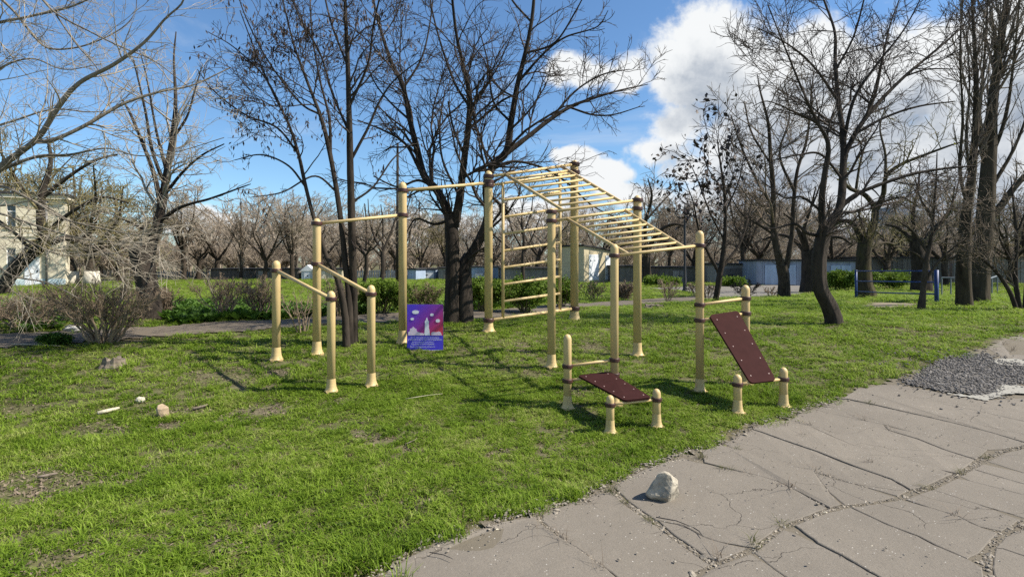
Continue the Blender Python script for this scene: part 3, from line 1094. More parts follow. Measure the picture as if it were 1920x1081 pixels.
# brick hut with white double doors
o, ex, en = frame_at(1095, 531, 34)
hut = thing('brick_hut', 'small yellow brick hut with white double doors and dark side wall', 'hut', o)
bx = np.array([ex[0], ex[1], 0])
HL, HD, Z1, Z2 = 3.1, 2.8, 3.0, 2.62
mb = MB()
P = [np.zeros(3), ex * HL, ex * HL - en * HD, -en * HD]
mb.add([p - ZV * .3 for p in P] + [P[0] + ZV * Z1, P[1] + ZV * Z2, P[2] + ZV * Z2, P[3] + ZV * Z1],
       [[[0, 3, 2, 1], [4, 5, 6, 7], [0, 1, 5, 4], [1, 2, 6, 5], [2, 3, 7, 6], [3, 0, 4, 7]]])
add('wall', mb, M['brick_yellow'], hut)
mb = MB()
e = .14
Q = [-ex * e + en * e, ex * (HL + e) + en * e, ex * (HL + e) - en * (HD + e), -ex * e - en * (HD + e)]
zz = [Z1 + .003, Z2 + .003, Z2 + .003, Z1 + .003]
mb.add([q + ZV * z for q, z in zip(Q, zz)] + [q + ZV * (z + .13) for q, z in zip(Q, zz)], [[[0, 3, 2, 1], [4, 5, 6, 7], [0, 1, 5, 4], [1, 2, 6, 5], [2, 3, 7, 6], [3, 0, 4, 7]]])
add('roof', mb, M['roof_felt'], hut)
for x0, x1 in ((.62, 1.06), (1.075, 1.5), (2.35, 2.85)):
    d = part('door', 'white_paint', hut, ex, en, [(x0, x1, .25, 2.25, .05, .02)])
    part('hinge', 'garage_grey', d, ex, en, [(x0 + .02, x0 + .1, .6, .7, .07, -.05), (x0 + .02, x0 + .1, 1.8, 1.9, .07, -.05)])
part('door_frame', 'white_paint', hut, ex, en, [(.54, .61, .2, 2.33, .03, .02), (1.51, 1.58, .2, 2.33, .03, .02), (.61, 1.51, 2.26, 2.33, .03, .02)])


def garage(name, label, px0, px1, py, ztop_px, deg, m, door=None, roof='roof_felt', gable=0.0, depth=5.0, ribs=True, cat='garage', group=None):
    """metal garage or shed: front between two photo columns"""
    o, ex, en = frame_at(px0, py, deg)
    # length so that the far end is seen at px1
    s = (px1 - CX) / F
    Lg = (s * o[1] - o[0]) / (ex[0] - s * ex[1])
    hz = (py - ztop_px) * o[1] / F
    t = thing(name, label, cat, o, group)
    part('wall', m, t, ex, en, [(0, Lg, -.3, hz, 0, depth)])
    if gable > 0:
        mb = MB()
        a, b_, c = ZV * (hz + .003) + en * .1 - ex * .12, ex * (Lg + .12) + ZV * (hz + .003) + en * .1, ex * Lg / 2 + ZV * (hz + gable) + en * .1
        bk = -en * (depth + .2)
        mb.add([a, b_, c, a + bk, b_ + bk, c + bk], [[[0, 1, 2], [5, 4, 3]], [[0, 3, 4, 1], [1, 4, 5, 2], [2, 5, 3, 0]]])
        add('roof', mb, M[m if roof is None else roof], t)
    else:
        part('roof', roof, t, ex, en, [(-.12, Lg + .12, hz + .003, hz + .12, .15, depth + .1)])
    if ribs:
        n = max(3, int(Lg / .35))
        part('cladding_ribs', m, t, ex, en, [(x - .03, x + .03, 0, hz - .05, .035, .01) for x in np.linspace(.1, Lg - .1, n)], kind='stuff')
    if door:
        x0, x1, zt, dm = door
        for a, b_ in ((x0, (x0 + x1) / 2 - .01), ((x0 + x1) / 2 + .01, x1)):
            dd = part('door', dm, t, ex, en, [(Lg * a, Lg * b_, .08, hz * zt, .07, .02)])
            xm = Lg * (b_ - .03 if a == x0 else a + .02)
            part('handle', 'black_metal', dd, ex, en, [(xm, xm + .08, hz * .42, hz * .5, .1, -.07)])
    return t


garage('garage', 'pale white gabled metal garage seen between the first two parallel bar posts', 565, 588, 524, 508, 4, 'garage_white', (.25, .75, .8, 'white_paint'), None, .6)
garage('garage', 'beige metal garage right beside the white gabled garage', 589, 642, 524, 505, 4, 'garage_beige', (.1, .4, .8, 'cream_paint'), 'roof_felt')
garage('shed', 'low dark wooden shed row at the far left edge of the lawn', 395, 479, 523, 505, 3, 'garage_dark', None)
garage('shed', 'dark lean-to shed with a pale door frame on the far side of the lawn', 480, 560, 524, 505, 3, 'garage_dark', (.06, .3, .85, 'garage_grey'))
garage('garage', 'blue-grey metal garage just right of the tall pull-up post', 764, 780, 524, 505, -20, 'garage_blue', None)
garage('garage', 'white and blue metal garage with double doors between pull-up post and double-trunk tree', 781, 817, 523, 505, 8, 'garage_pale', (.15, .9, .86, 'garage_white'))
garage('garage', 'plain grey metal garage directly behind the double-trunk tree', 822, 872, 524, 503, 2, 'garage_grey', (.2, .7, .8, 'garage_dark'))
garage('garage', 'light blue metal garage between the double-trunk tree and the tall wall-bar post', 880, 935, 524, 501, 2, 'garage_blue', (.2, .85, .86, 'garage_pale'))
garage('shed', 'dark grey board shed seen through the wall bars', 940, 1050, 526, 504, 4, 'garage_grey', None)
garage('shed', 'dark brown plank shed right of the brick hut', 1150, 1206, 531, 500, 2, 'garage_dark', None)
garage('shed', 'dark shed behind the iron street lamp', 1235, 1322, 530, 502, 0, 'garage_dark', (.3, .6, .8, 'garage_grey'))
garage('garage', 'brown-grey garage behind the tree with dead leaf clumps', 1326, 1412, 531, 496, -6, 'garage_grey', (.25, .75, .82, 'garage_dark'))
garage('garage', 'pale blue-grey garage with wide doors behind the pale two-stemmed tree', 1418, 1508, 535, 489, -8, 'garage_pale', (.18, .82, .84, 'garage_blue'))
garage('garage', 'bluish garage beside the bright green shrub', 1545, 1608, 535, 490, -8, 'garage_pale', (.2, .8, .84, 'garage_blue'))
garage('shed', 'long dark shed behind the blue tube frame', 1615, 1780, 533, 484, -2, 'garage_dark', None)
garage('shed', 'dark grey shed behind the two tall poplars', 1786, 2080, 532, 484, -2, 'garage_grey', None)

for px0, px1, py, top, lab in ((636, 760, 523, 506, 'rusty grey slatted fence between the garages, left of the tall pull-up post'), (255, 392, 522, 508, 'grey slatted fence far behind the bare bushes at the left')):
    o, ex, en = frame_at(px0, py, 2)
    s = (px1 - CX) / F
    Lg = (s * o[1] - o[0]) / (ex[0] - s * ex[1])
    hz = (py - top) * o[1] / F
    t = thing('slatted_fence', lab, 'fence', o)
    part('rail', 'grey_metal', t, ex, en, [(0, Lg, .2, .26, .02, .02)])
    part('rail', 'grey_metal', t, ex, en, [(0, Lg, hz - .2, hz - .14, .02, .02)])
    for x in np.linspace(0, Lg, 6):
        part('post', 'grey_metal', t, ex, en, [(x - .05, x + .05, -.3, hz, .0, .1)])
    part('slats', 'grey_metal', t, ex, en, [(x - .07, x + .07, .08, hz - .03 + rng.uniform(-.05, .05), .04, -.021) for x in np.arange(.15, Lg, .24)], kind='stuff')

for px0, px1, Yt, top, lab in ((806, 846, 300, 408, 'distant grey tower block rising behind the double-trunk tree'), (1668, 1722, 260, 395, 'distant grey tower block seen through the trees right of the mossy forked tree')):
    X0, X1 = (px0 - CX) * Yt / F, (px1 - CX) * Yt / F
    hz = H + (HOR - top) * Yt / F
    t = thing('tower_block', lab, 'building', (X0, Yt, 0))
    ex, en = np.array([1., 0, 0]), np.array([0, -1., 0])
    part('wall', 'tower', t, ex, en, [(0, X1 - X0, 0, hz, 0, 12)])
    part('roof', 'tower', t, ex, en, [(1, X1 - X0 - 1, hz, hz + 2, -1, 10)])
    nw = max(3, int((X1 - X0) / 2.6))
    for zf in range(int(hz / 3)):
        if zf % 1 == 0:
            part('window_row', 'dark_glass', t, ex, en, [((k + .25) * (X1 - X0) / nw, (k + .72) * (X1 - X0) / nw, 3 * zf + 1, 3 * zf + 2.4, .03, .02) for k in range(nw)])

# utility pole and iron street lamp
o = hit(745.5, 528)
t = thing('utility_pole', 'thin dark wooden utility pole seen just left of the tall pull-up post', 'pole', o)
hz = (528 - 268) * o[1] / F
mb = MB().tube([(0, 0, -.4), (0, 0, hz * .5), (0, 0, hz)], [.15, .13, .10], 10)
add('pole', smooth(mb.mesh('pole')), M['pole_wood'], t)
add('cross_arm', MB().box((0, -.16, hz - .4), (1.3, .1, .12)), M['pole_wood'], t)
for x in (-.55, .55):
    add('insulator', MB().lathe([(.03, 0), (.05, .04), (.03, .1), (.045, .13), (.02, .18)], (x, -.16, hz - .34), 10), M['white_paint'], t, sm=True)

o = hit(1284, 548)
k = o[1] / F
t = thing('street_lamp', 'black iron street lamp with two curled arms in front of the sheds', 'street lamp', o)
hz = (548 - 392) * k
mb = MB().lathe([(.16, -.2), (.16, .12), (.11, .2), (.1, .8), (.075, .9), (.06, hz - .3), (.04, hz), (.015, hz + .35)], sides=12)
add('pole', smooth(mb.mesh('pole')), M['black_metal'], t)
for sx in (-1, 1):
    pts = []
    R0 = 9 * k
    for a in np.linspace(0, 5.0, 22):
        r = R0 * (1.12 - .10 * a)
        pts.append((sx * (1.15 * R0 - r * math.cos(a) * .9), 0, hz - .25 + r * math.sin(a) * 1.0))
    mb = MB().tube(np.array(pts), np.linspace(.045, .03, 22), 8)
    ar = add('arm', smooth(mb.mesh('arm')), M['black_metal'], t)
    e = pts[-1]
    add('lantern_cap', MB().lathe([(.02, .1), (.05, .06), (.12, 0), (.11, -.02)][::-1], (e[0], 0, e[2] - .06), 12), M['black_metal'], ar)

# blue tube frame and the grey rails behind it
o1, o2 = hit(1605, 560), hit(1756, 571)
t = thing('tube_frame', 'blue painted tube frame with three horizontal bars standing on the lawn', 'tube frame', o1)


def fr(px, py, Y):
    return at(px, py, Y) - o1


for oo, px, tp, w in ((o1, 1605, 506, .048), (o2, 1756, 506, .058)):
    b = fr(px, 490, oo[1])
    mb = MB().tube([(b[0], b[1], oo[2] - o1[2] - .3), (b[0], b[1], at(px, tp, oo[1])[2] - o1[2])], w, 10)
    add('post', smooth(mb.mesh('post')), M['blue'], t)
for y0, y1 in ((508, 508), (527, 529), (546, 551)):
    a, b = fr(1605, y0, o1[1]), fr(1756, y1, o2[1])
    mb = MB().tube([a, a * .5 + b * .5 - ZV * (.02 if y0 > 540 else 0), b], .024, 8)
    add('bar', smooth(mb.mesh('bar')), M['blue'], t)
for (xa, ya, xb, yb, hp, lab) in ((1766, 554, 1800, 555, 34, 'low grey pipe railing left of the two tall poplars'), (1848, 557, 1870, 550, 33, 'low grey pipe railing right of the two tall poplars')):
    a, b = hit(xa, ya), hit(xb, yb)
    t = thing('pipe_railing', lab, 'railing', a)
    for f in (0, .5, 1):
        q = a + (b - a) * f
        q[2] = gz(q[0], q[1])
        mb = MB().tube([q - a - ZV * .2, q - a + ZV * hp * q[1] / F], .03, 8)
        add('post', mb, M['grey_metal'], t)
    mb = MB().tube([(0, 0, hp * a[1] / F), b - a + ZV * hp * b[1] / F], .03, 8)
    add('bar', mb, M['grey_metal'], t)

# ================================================================ trees
def catmull(P, n):
    P = np.asarray(P, float)
    if len(P) < 3:
        t = np.linspace(0, 1, n)[:, None]
        return P[0] * (1 - t) + P[-1] * t
    Q = np.r_[[2 * P[0] - P[1]], P, [2 * P[-1] - P[-2]]]
    d = np.r_[0, np.cumsum(np.linalg.norm(np.diff(P[:, :2], axis=0), axis=1) + 1e-6)]
    out = []
    for u in np.linspace(0, d[-1], n):
        k = min(len(P) - 2, int(np.searchsorted(d, u, 'right') - 1))
        t = (u - d[k]) / (d[k + 1] - d[k])
        a, b, c, e = Q[k:k + 4]
        out.append(.5 * (2 * b + (c - a) * t + (2 * a - 5 * b + 4 * c - e) * t * t + (3 * b - a - 3 * c + e) * t ** 3))
    return np.array(out)


def spawn(P, R, cnt, tlo, thi, a0, a1, lens, k, wob, up, rr, rmin, rcap=9.0, bend=0.0):
    """children of every branch; P (n,K,3), R (n,K), cnt per branch; returns their points and radii"""
    n, K, _ = P.shape
    idx = np.repeat(np.arange(n), cnt)
    N = len(idx)
    if N == 0:
        return np.zeros((0, k, 3)), np.zeros((0, k))
    tl = np.broadcast_to(tlo, n)[idx]
    t = tl + (thi - tl) * rng.uniform(0, 1, N)
    f = t * (K - 1)
    i0 = np.minimum(f.astype(int), K - 2)
    fr_ = (f - i0)[:, None]
    p = P[idx, i0] * (1 - fr_) + P[idx, i0 + 1] * fr_
    tan = P[idx, i0 + 1] - P[idx, i0]
    tan /= np.linalg.norm(tan, axis=1, keepdims=True) + 1e-9
    rad = R[idx, i0] * (1 - fr_[:, 0]) + R[idx, i0 + 1] * fr_[:, 0]
    rv = rng.normal(0, 1, (N, 3))
    pr = rv - (rv * tan).sum(1, keepdims=True) * tan
    pr /= np.linalg.norm(pr, axis=1, keepdims=True) + 1e-9
    a = rng.uniform(a0, a1, N)[:, None]
    d = np.cos(a) * tan + np.sin(a) * pr
    L = np.broadcast_to(lens, n)[idx] * rng.uniform(.55, 1.25, N) * (1 - .5 * (t - tl) / (1.001 - tl + 1e-6))
    out = np.empty((N, k, 3))
    out[:, 0] = p
    curl = rng.normal(0, 1, (N, 3)) * bend
    for s in range(1, k):
        d = d + wob * rng.normal(0, 1, (N, 3)) + curl
        d[:, 2] += up
        d /= np.linalg.norm(d, axis=1, keepdims=True) + 1e-9
        out[:, s] = out[:, s - 1] + d * (L / (k - 1))[:, None]
    r0 = np.minimum(np.maximum(rad * rr, rmin), rcap)
    r0 = np.minimum(r0, np.maximum(L * .035, rmin))
    s = np.linspace(0, 1, k)[None]
    Rr = np.maximum(r0[:, None] * (1 - .75 * s), rmin)
    Rr[:, -1] *= .6
    return out, Rr


def length(P):
    return np.linalg.norm(np.diff(P, axis=1), axis=2).sum(1)


def cnt_of(x):
    x = np.asarray(x, float)
    return np.floor(x + rng.uniform(0, 1, x.shape)).astype(int)


TYPES = dict(
    broad=dict(d1=3.2, a1=(.5, 1.15), l1=.42, cap1=2.3, up1=.05, d2=7.0, l2=.46, up2=.03, d3=9.5, l3=.5, wob=.16, rmin=.0046),
    poplar=dict(d1=6.5, a1=(.2, .55), l1=.25, cap1=2.0, up1=.16, d2=7.0, l2=.46, up2=.12, d3=8.0, l3=.5, wob=.07, rmin=.0046),
    acacia=dict(d1=1.9, a1=(.5, 1.2), l1=.36, cap1=1.7, up1=.02, d2=5.0, l2=.48, up2=0, d3=5.0, l3=.5, wob=.18, rmin=.0045),
    willow=dict(d1=2.3, a1=(.35, 1.0), l1=.42, cap1=1.6, up1=.0, d2=4.5, l2=.6, up2=-.01, d3=4.5, l3=.55, wob=.10, rmin=.0034),
    gnarl=dict(d1=3.4, a1=(.6, 1.3), l1=.4, cap1=1.8, up1=.06, d2=7.5, l2=.48, up2=.02, d3=9.5, l3=.5, wob=.22, rmin=.0046),
)


def crown_of(P0s, R0s, tl, T, s, amount=1.0, levels=3):
    """branches, branchlets and twigs grown on limbs"""
    out = []
    K = 24
    P = np.array([catmull(np.c_[p, r], K) for p, r in zip(P0s, R0s)])
    P, R = P[..., :3], np.maximum(P[..., 3], .002)
    L = length(P)
    c = cnt_of(L / s * T['d1'] * amount)
    tl = np.asarray(tl, float)
    P1, R1 = spawn(P, R, c, tl, 1.0, *T['a1'], np.minimum(L * T['l1'], T['cap1'] * s) + .12 * s, 8, T['wob'], T['up1'], .42, T['rmin'] * s * 1.3, .03 * s)
    out.append((P1, R1, 5))
    L1 = length(P1)
    P2, R2 = spawn(P1, R1, cnt_of(L1 / s * T['d2'] * amount), .12, 1.0, .45, 1.05, L1 * T['l2'] + .06 * s, 6, T['wob'] * 1.15, T['up2'], .65, T['rmin'] * s)
    out.append((P2, R2, 4))
    if levels > 2:
        L2 = length(P2)
        P3, R3 = spawn(P2, R2, cnt_of(L2 / s * T['d3'] * amount), .1, 1.0, .4, 1.0, L2 * T['l3'] + .05 * s, 4, T['wob'] * 1.2, T['up2'], .8, T['rmin'] * .8 * s)
        out.append((P3, R3, 3))
    return out


def tube_mesh(name, groups, origin):
    Vs, Fs, n = [], [], 0
    for P, R, sd in groups:
        if len(P) == 0:
            continue
        v, q = tubes(P, R, sd)
        Vs.append(v - origin)
        Fs.append(q + n)
        n += len(v)
    return smooth(make_mesh(name, np.concatenate(Vs), [np.concatenate(Fs)]))


def trunk_mesh(name, limbs, origin):
    """thick limbs with furrowed, uneven bark"""
    Vs, Fs, n = [], [], 0
    for P, R in limbs:
        big = R.max() > .05
        k = int(max(8, min(60, np.linalg.norm(np.diff(P, axis=0), axis=1).sum() / max(.06, R.max() * .8))))
        C = catmull(np.c_[P, R], k)
        sd = 18 if R.max() > .12 else (12 if big else 7)
        w = rng.normal(0, 1, (k, sd))
        w = (w + np.roll(w, 1, 0) + np.roll(w, -1, 0)) / 2.2
        fur = rng.normal(0, 1, (1, sd))
        fur = fur + .4 * w
        wob = 1 + (.055 if big else .03) * fur + .02 * w
        v, q = tubes(C[None, :, :3], np.maximum(C[None, :, 3], .003), sd, wob[None])
        Vs.append(v - origin)
        Fs.append(q + n)
        n += len(v)
    return smooth(make_mesh(name, np.concatenate(Vs), [np.concatenate(Fs)]))


def leaf_cloud(name, pts, size, origin, droop=0.0, aspect=.5, per=1, spread=.03):
    pts = np.repeat(pts, per, 0) + rng.normal(0, spread, (len(pts) * per, 3))
    n = len(pts)
    d = rng.normal(0, 1, (n, 3))
    d[:, 2] -= droop * 3
    d /= np.linalg.norm(d, axis=1, keepdims=True)
    u = np.cross(d, rng.normal(0, 1, (n, 3)))
    u /= np.linalg.norm(u, axis=1, keepdims=True)
    w = np.cross(d, u)
    L = size * rng.uniform(.6, 1.3, n)[:, None]
    p0 = pts
    p1 = pts + d * L * .5 + u * L * aspect * .5 + w * L * .08
    p2 = pts + d * L
    p3 = pts + d * L * .5 - u * L * aspect * .5 + w * L * .08
    V_ = np.stack([p0, p1, p2, p3], 1).reshape(-1, 3) - origin
    b = np.arange(n) * 4
    return make_mesh(name, V_, [np.c_[b, b + 1, b + 2], np.c_[b, b + 2, b + 3]])


def px_tree(name, label, cat, base, limbs, typ='broad', bk='bark_dark', tw='twig_dark', amount=1.0, lean=.5, first=1, pods=None, leaves=None, tl0=.55, Y=None, group=None, tw_s=1.0, seed=None, levels=3):
    """tree whose main limbs follow the photograph: limb = [(x, y, width)...] in photo pixels; each limb leaves its parent in depth as well"""
    global rng
    keep = rng
    if seed is not None:
        rng = np.random.default_rng(seed)
    b = hit(*base)
    if Y is not None:
        X = (base[0] - CX) / F * Y
        b = np.array([X, Y, gz(X, Y)])
    Yb = b[1]
    s = Yb / 11.0
    done, Ps, Rs, tls = [], [], [], []
    for li, lp in enumerate(limbs):
        full = []
        w = lp[0][2] if len(lp[0]) > 2 else 3
        known = [(i_, q[2]) for i_, q in enumerate(lp) if len(q) > 2]
        ws = np.interp(range(len(lp)), [a for a, _ in known], [c for _, c in known]) if known else np.full(len(lp), w)
        if known and known[-1][0] < len(lp) - 1:
            kk = known[-1][0]
            ws[kk:] = np.linspace(known[-1][1], max(1.2, known[-1][1] * .35), len(lp) - kk)
        A = catmull(np.c_[[q[:2] for q in lp], ws], 6 * len(lp))
        dl = np.r_[0, np.cumsum(np.linalg.norm(np.diff(A[:, :2], axis=0), axis=1))]
        if li < first:
            y0 = Yb + (li - (first - 1) / 2) * .12
            slope = 0.04 * rng.normal()
        else:
            allp = np.concatenate(done)
            kx = np.argmin(((allp[:, :2] - A[0, :2]) ** 2).sum(1))
            y0 = allp[kx, 2]
            slope = lean * rng.uniform(-.75, .75)
        Yd = y0 + slope * dl * Yb / F * (.5 + .5 * dl / (dl[-1] + 1e-6))
        Yd = np.maximum(Yd, Yb * .55)
        done.append(np.c_[A[:, :2], Yd])
        k = Yd / F
        P = np.c_[(A[:, 0] - CX) * k, Yd, H - (A[:, 1] - HOR) * k]
        R = np.maximum(A[:, 2] * (.84 if li < first else .72), 1.0) / 2 * k
        if li < first:
            P = np.r_[[P[0] - np.array([0, 0, .35 * s])], P]
            R = np.r_[R[0] * 1.25, R]
            # flare of the roots
            R[1] *= 1.12
        Ps.append(P)
        Rs.append(R)
        tls.append(tl0 if li < first else .12)
    t = thing(name, label, cat, b, group)
    add('trunk', trunk_mesh('trunk', list(zip(Ps, Rs)), b), M[bk], t)
    T = dict(TYPES[typ])
    T['rmin'] *= tw_s
    gr = crown_of(Ps, Rs, tls, T, s, amount, levels)
    add('crown', tube_mesh('crown', gr, b), M[tw], t)
    tips = np.concatenate([x[0][:, -2:].reshape(-1, 3) for x in gr[-2:]])
    if pods:
        frac, size, droop, asp, mm, per, sprd = pods
        sel = tips[rng.uniform(0, 1, len(tips)) < frac]
        # they hang in loose clumps
        cl = np.sin(sel[:, 0] * 2.3 / s) + np.sin(sel[:, 2] * 2.9 / s + 1) + np.sin(sel[:, 1] * 2.1 / s)
        sel = sel[cl > -.4]
        add('seed_pods' if mm == 'pod' else 'leaves', leaf_cloud('leaves', sel, size * s, b, droop, asp, per, sprd * s), M[mm], t, kind='stuff')
    rng = keep
    return t


# --- 1 tree left of the picture, its pale branches reach in
px_tree('willow_tree', 'pale bare willow reaching into the picture from the left edge with long drooping branches', 'tree', (-150, 700), [
    [(-150, 700, 90), (-150, 560, 80), (-140, 450, 66), (-125, 340, 50), (-130, 200, 40), (-120, 60, 28), (-110, -120, 16)],
    [(-140, 450, 34), (-60, 385, 24), (0, 315, 17), (70, 260, 13), (110, 200, 12), (150, 155, 10), (215, 120, 9), (270, 80, 7), (310, 35, 5), (345, 0, 4), (352, -60, 3)],
    [(60, 266, 11), (100, 262, 10), (160, 235, 9), (230, 195, 8), (300, 172, 6), (360, 160, 4), (430, 128, 3)],
    [(-125, 60, 14), (-50, -30, 10), (15, 10, 7), (70, 75, 6), (100, 92, 5), (160, 85, 4), (225, 55, 3), (255, 20, 2), (258, -30, 2)],
    [(-120, 0, 12), (-20, -70, 9), (60, -20, 7), (105, 25, 5), (170, 60, 4), (225, 87, 4), (290, 115, 3), (350, 160, 2), (400, 190, 2)],
    [(105, 28, 4), (145, 85, 4), (180, 125, 3), (205, 175, 2.5), (205, 200, 2)],
    [(-130, 380, 18), (-60, 345, 13), (60, 296, 8), (130, 290, 6), (200, 278, 4), (260, 292, 3), (330, 285, 2), (420, 258, 2)],
    [(-140, 400, 16), (-60, 350, 11), (0, 348, 8), (60, 375, 6), (120, 410, 5), (200, 430, 4), (270, 440, 3), (350, 425, 2), (430, 455, 2)],
    [(-140, 420, 14), (-60, 400, 9), (0, 420, 7), (60, 455, 5), (120, 478, 4), (210, 475, 3), (290, 482, 2)],
    [(-140, 430, 12), (-60, 392, 8), (0, 400, 6), (90, 430, 5), (170, 450, 3), (250, 455, 2), (340, 470, 2)],
    [(60, 375, 5), (100, 395, 4), (150, 430, 3), (185, 470, 2), (260, 515, 2)],
    [(-140, 470, 12), (-50, 465, 8), (20, 515, 5), (90, 530, 3), (150, 560, 2)],
    [(-130, 200, 18), (-60, 60, 12), (0, 42, 8), (60, 30, 6), (140, 10, 5), (220, -30, 3)],
    [(-125, 250, 16), (-60, 180, 9), (0, 128, 6), (60, 110, 4), (120, 130, 3), (190, 120, 2)],
    [(-130, 300, 14), (-40, 250, 8), (30, 225, 5), (100, 205, 4), (170, 210, 3), (240, 205, 2)],
], 'willow', 'bark_grey', 'twig_grey', 1.0, .5, seed=3, tl0=.5)

# --- leaning dark trunk at the left edge and the broken stump tree beside it
px_tree('leaning_tree', 'dark leaning trunk with olive twigs in front of the cream building at the left edge', 'tree', (2, 552), [
    [(0, 552, 26), (20, 515, 27), (50, 480, 28), (84, 452, 30)],
    [(84, 452, 24), (76, 410, 20), (80, 360, 16), (95, 305, 10), (90, 260, 6)],
    [(84, 458, 20), (130, 447, 13), (190, 470, 8), (250, 500, 5), (300, 505, 3)],
    [(78, 400, 12), (40, 350, 9), (10, 300, 6), (-20, 250, 4)],
    [(80, 370, 11), (130, 330, 8), (180, 300, 6), (220, 290, 4)],
    [(84, 440, 12), (130, 400, 9), (190, 370, 6), (240, 380, 4)],
    [(60, 470, 9), (20, 430, 6), (-20, 400, 4)],
], 'gnarl', 'bark_dark', 'twig_olive', 1.3, .6, seed=4, tl0=.9)
px_tree('broken_tree', 'thick dark trunk broken off at the left with a thin live stem and brushy twigs', 'tree', (284, 600), [
    [(287, 600, 44), (281, 560, 41), (274, 520, 40), (268, 490, 41), (263, 462, 43)],
    [(276, 500, 30), (284, 460, 27), (292, 430, 25), (303, 385, 22), (311, 335, 18), (324, 250, 13), (329, 190, 9), (326, 110, 5), (330, 60, 3)],
    [(303, 400, 15), (291, 335, 12), (268, 270, 9), (245, 215, 7), (230, 188, 4)],
    [(310, 350, 11), (285, 280, 8), (272, 205, 6), (250, 110, 3)],
    [(298, 415, 11), (340, 388, 8), (395, 372, 6), (450, 352, 4), (470, 345, 2)],
    [(312, 320, 9), (292, 240, 6), (276, 150, 4), (262, 95, 2)],
    [(322, 262, 8), (350, 220, 6), (365, 170, 4), (380, 120, 2)],
    [(308, 365, 9), (345, 320, 7), (380, 290, 5), (420, 270, 3)],
    [(290, 440, 8), (250, 420, 6), (205, 400, 4), (170, 395, 2)],
], 'broad', 'bark_dark', 'twig_grey', .72, .5, seed=5, tl0=.95)

# --- multi-stemmed acacia with hanging pods
px_tree('acacia_tree', 'slender many-stemmed acacia full of dark hanging pods behind the parallel bars', 'tree', (656, 646), [
    [(651, 646, 15), (647, 590, 15), (640, 550, 14), (630, 515, 12), (612, 480, 10), (600, 440, 9), (586, 400, 8), (571, 340, 8), (560, 290, 7), (540, 230, 5), (510, 170, 4), (480, 100, 3), (450, 20, 2)],
    [(657, 647, 15), (655, 560, 14), (648, 500, 13), (640, 420, 12), (630, 350, 11), (615, 270, 10), (600, 215, 8), (575, 150, 6), (550, 80, 4), (530, 0, 3), (520, -40, 2)],
    [(664, 646, 17), (663, 540, 17), (660, 440, 17), (657, 330, 15), (655, 230, 13), (652, 120, 10), (648, 30, 8), (645, -80, 5)],
    [(658, 300, 9), (690, 240, 7), (712, 190, 6), (740, 150, 4), (790, 110, 3)],
    [(620, 290, 8), (617, 220, 7), (600, 150, 5), (585, 60, 4), (580, -40, 3)],
    [(656, 250, 8), (625, 180, 6), (600, 100, 5), (560, 30, 4), (540, -40, 3)],
    [(573, 350, 6), (540, 310, 5), (490, 290, 4), (440, 300, 2)],
    [(560, 290, 6), (520, 240, 5), (460, 215, 4), (400, 170, 3), (370, 130, 2)],
    [(545, 240, 5), (500, 150, 4), (440, 90, 3), (390, 60, 2)],
    [(600, 215, 6), (560, 190, 5), (500, 110, 4), (460, 30, 3), (440, -30, 2)],
    [(655, 200, 8), (690, 120, 6), (700, 50, 5), (720, -40, 4)],
    [(650, 120, 6), (620, 40, 5), (600, -50, 4)],
    [(632, 360, 6), (590, 330, 5), (530, 360, 4), (470, 370, 2)],
    [(659, 380, 7), (700, 350, 5), (735, 300, 4), (770, 270, 2)],
    [(641, 430, 6), (690, 470, 4), (720, 440, 3)],
], 'acacia', 'bark_dark', 'twig_dark', 1.12, .45, first=3, pods=(.42, .10, .9, .32, 'pod', 2, .05), seed=6, tl0=.4)

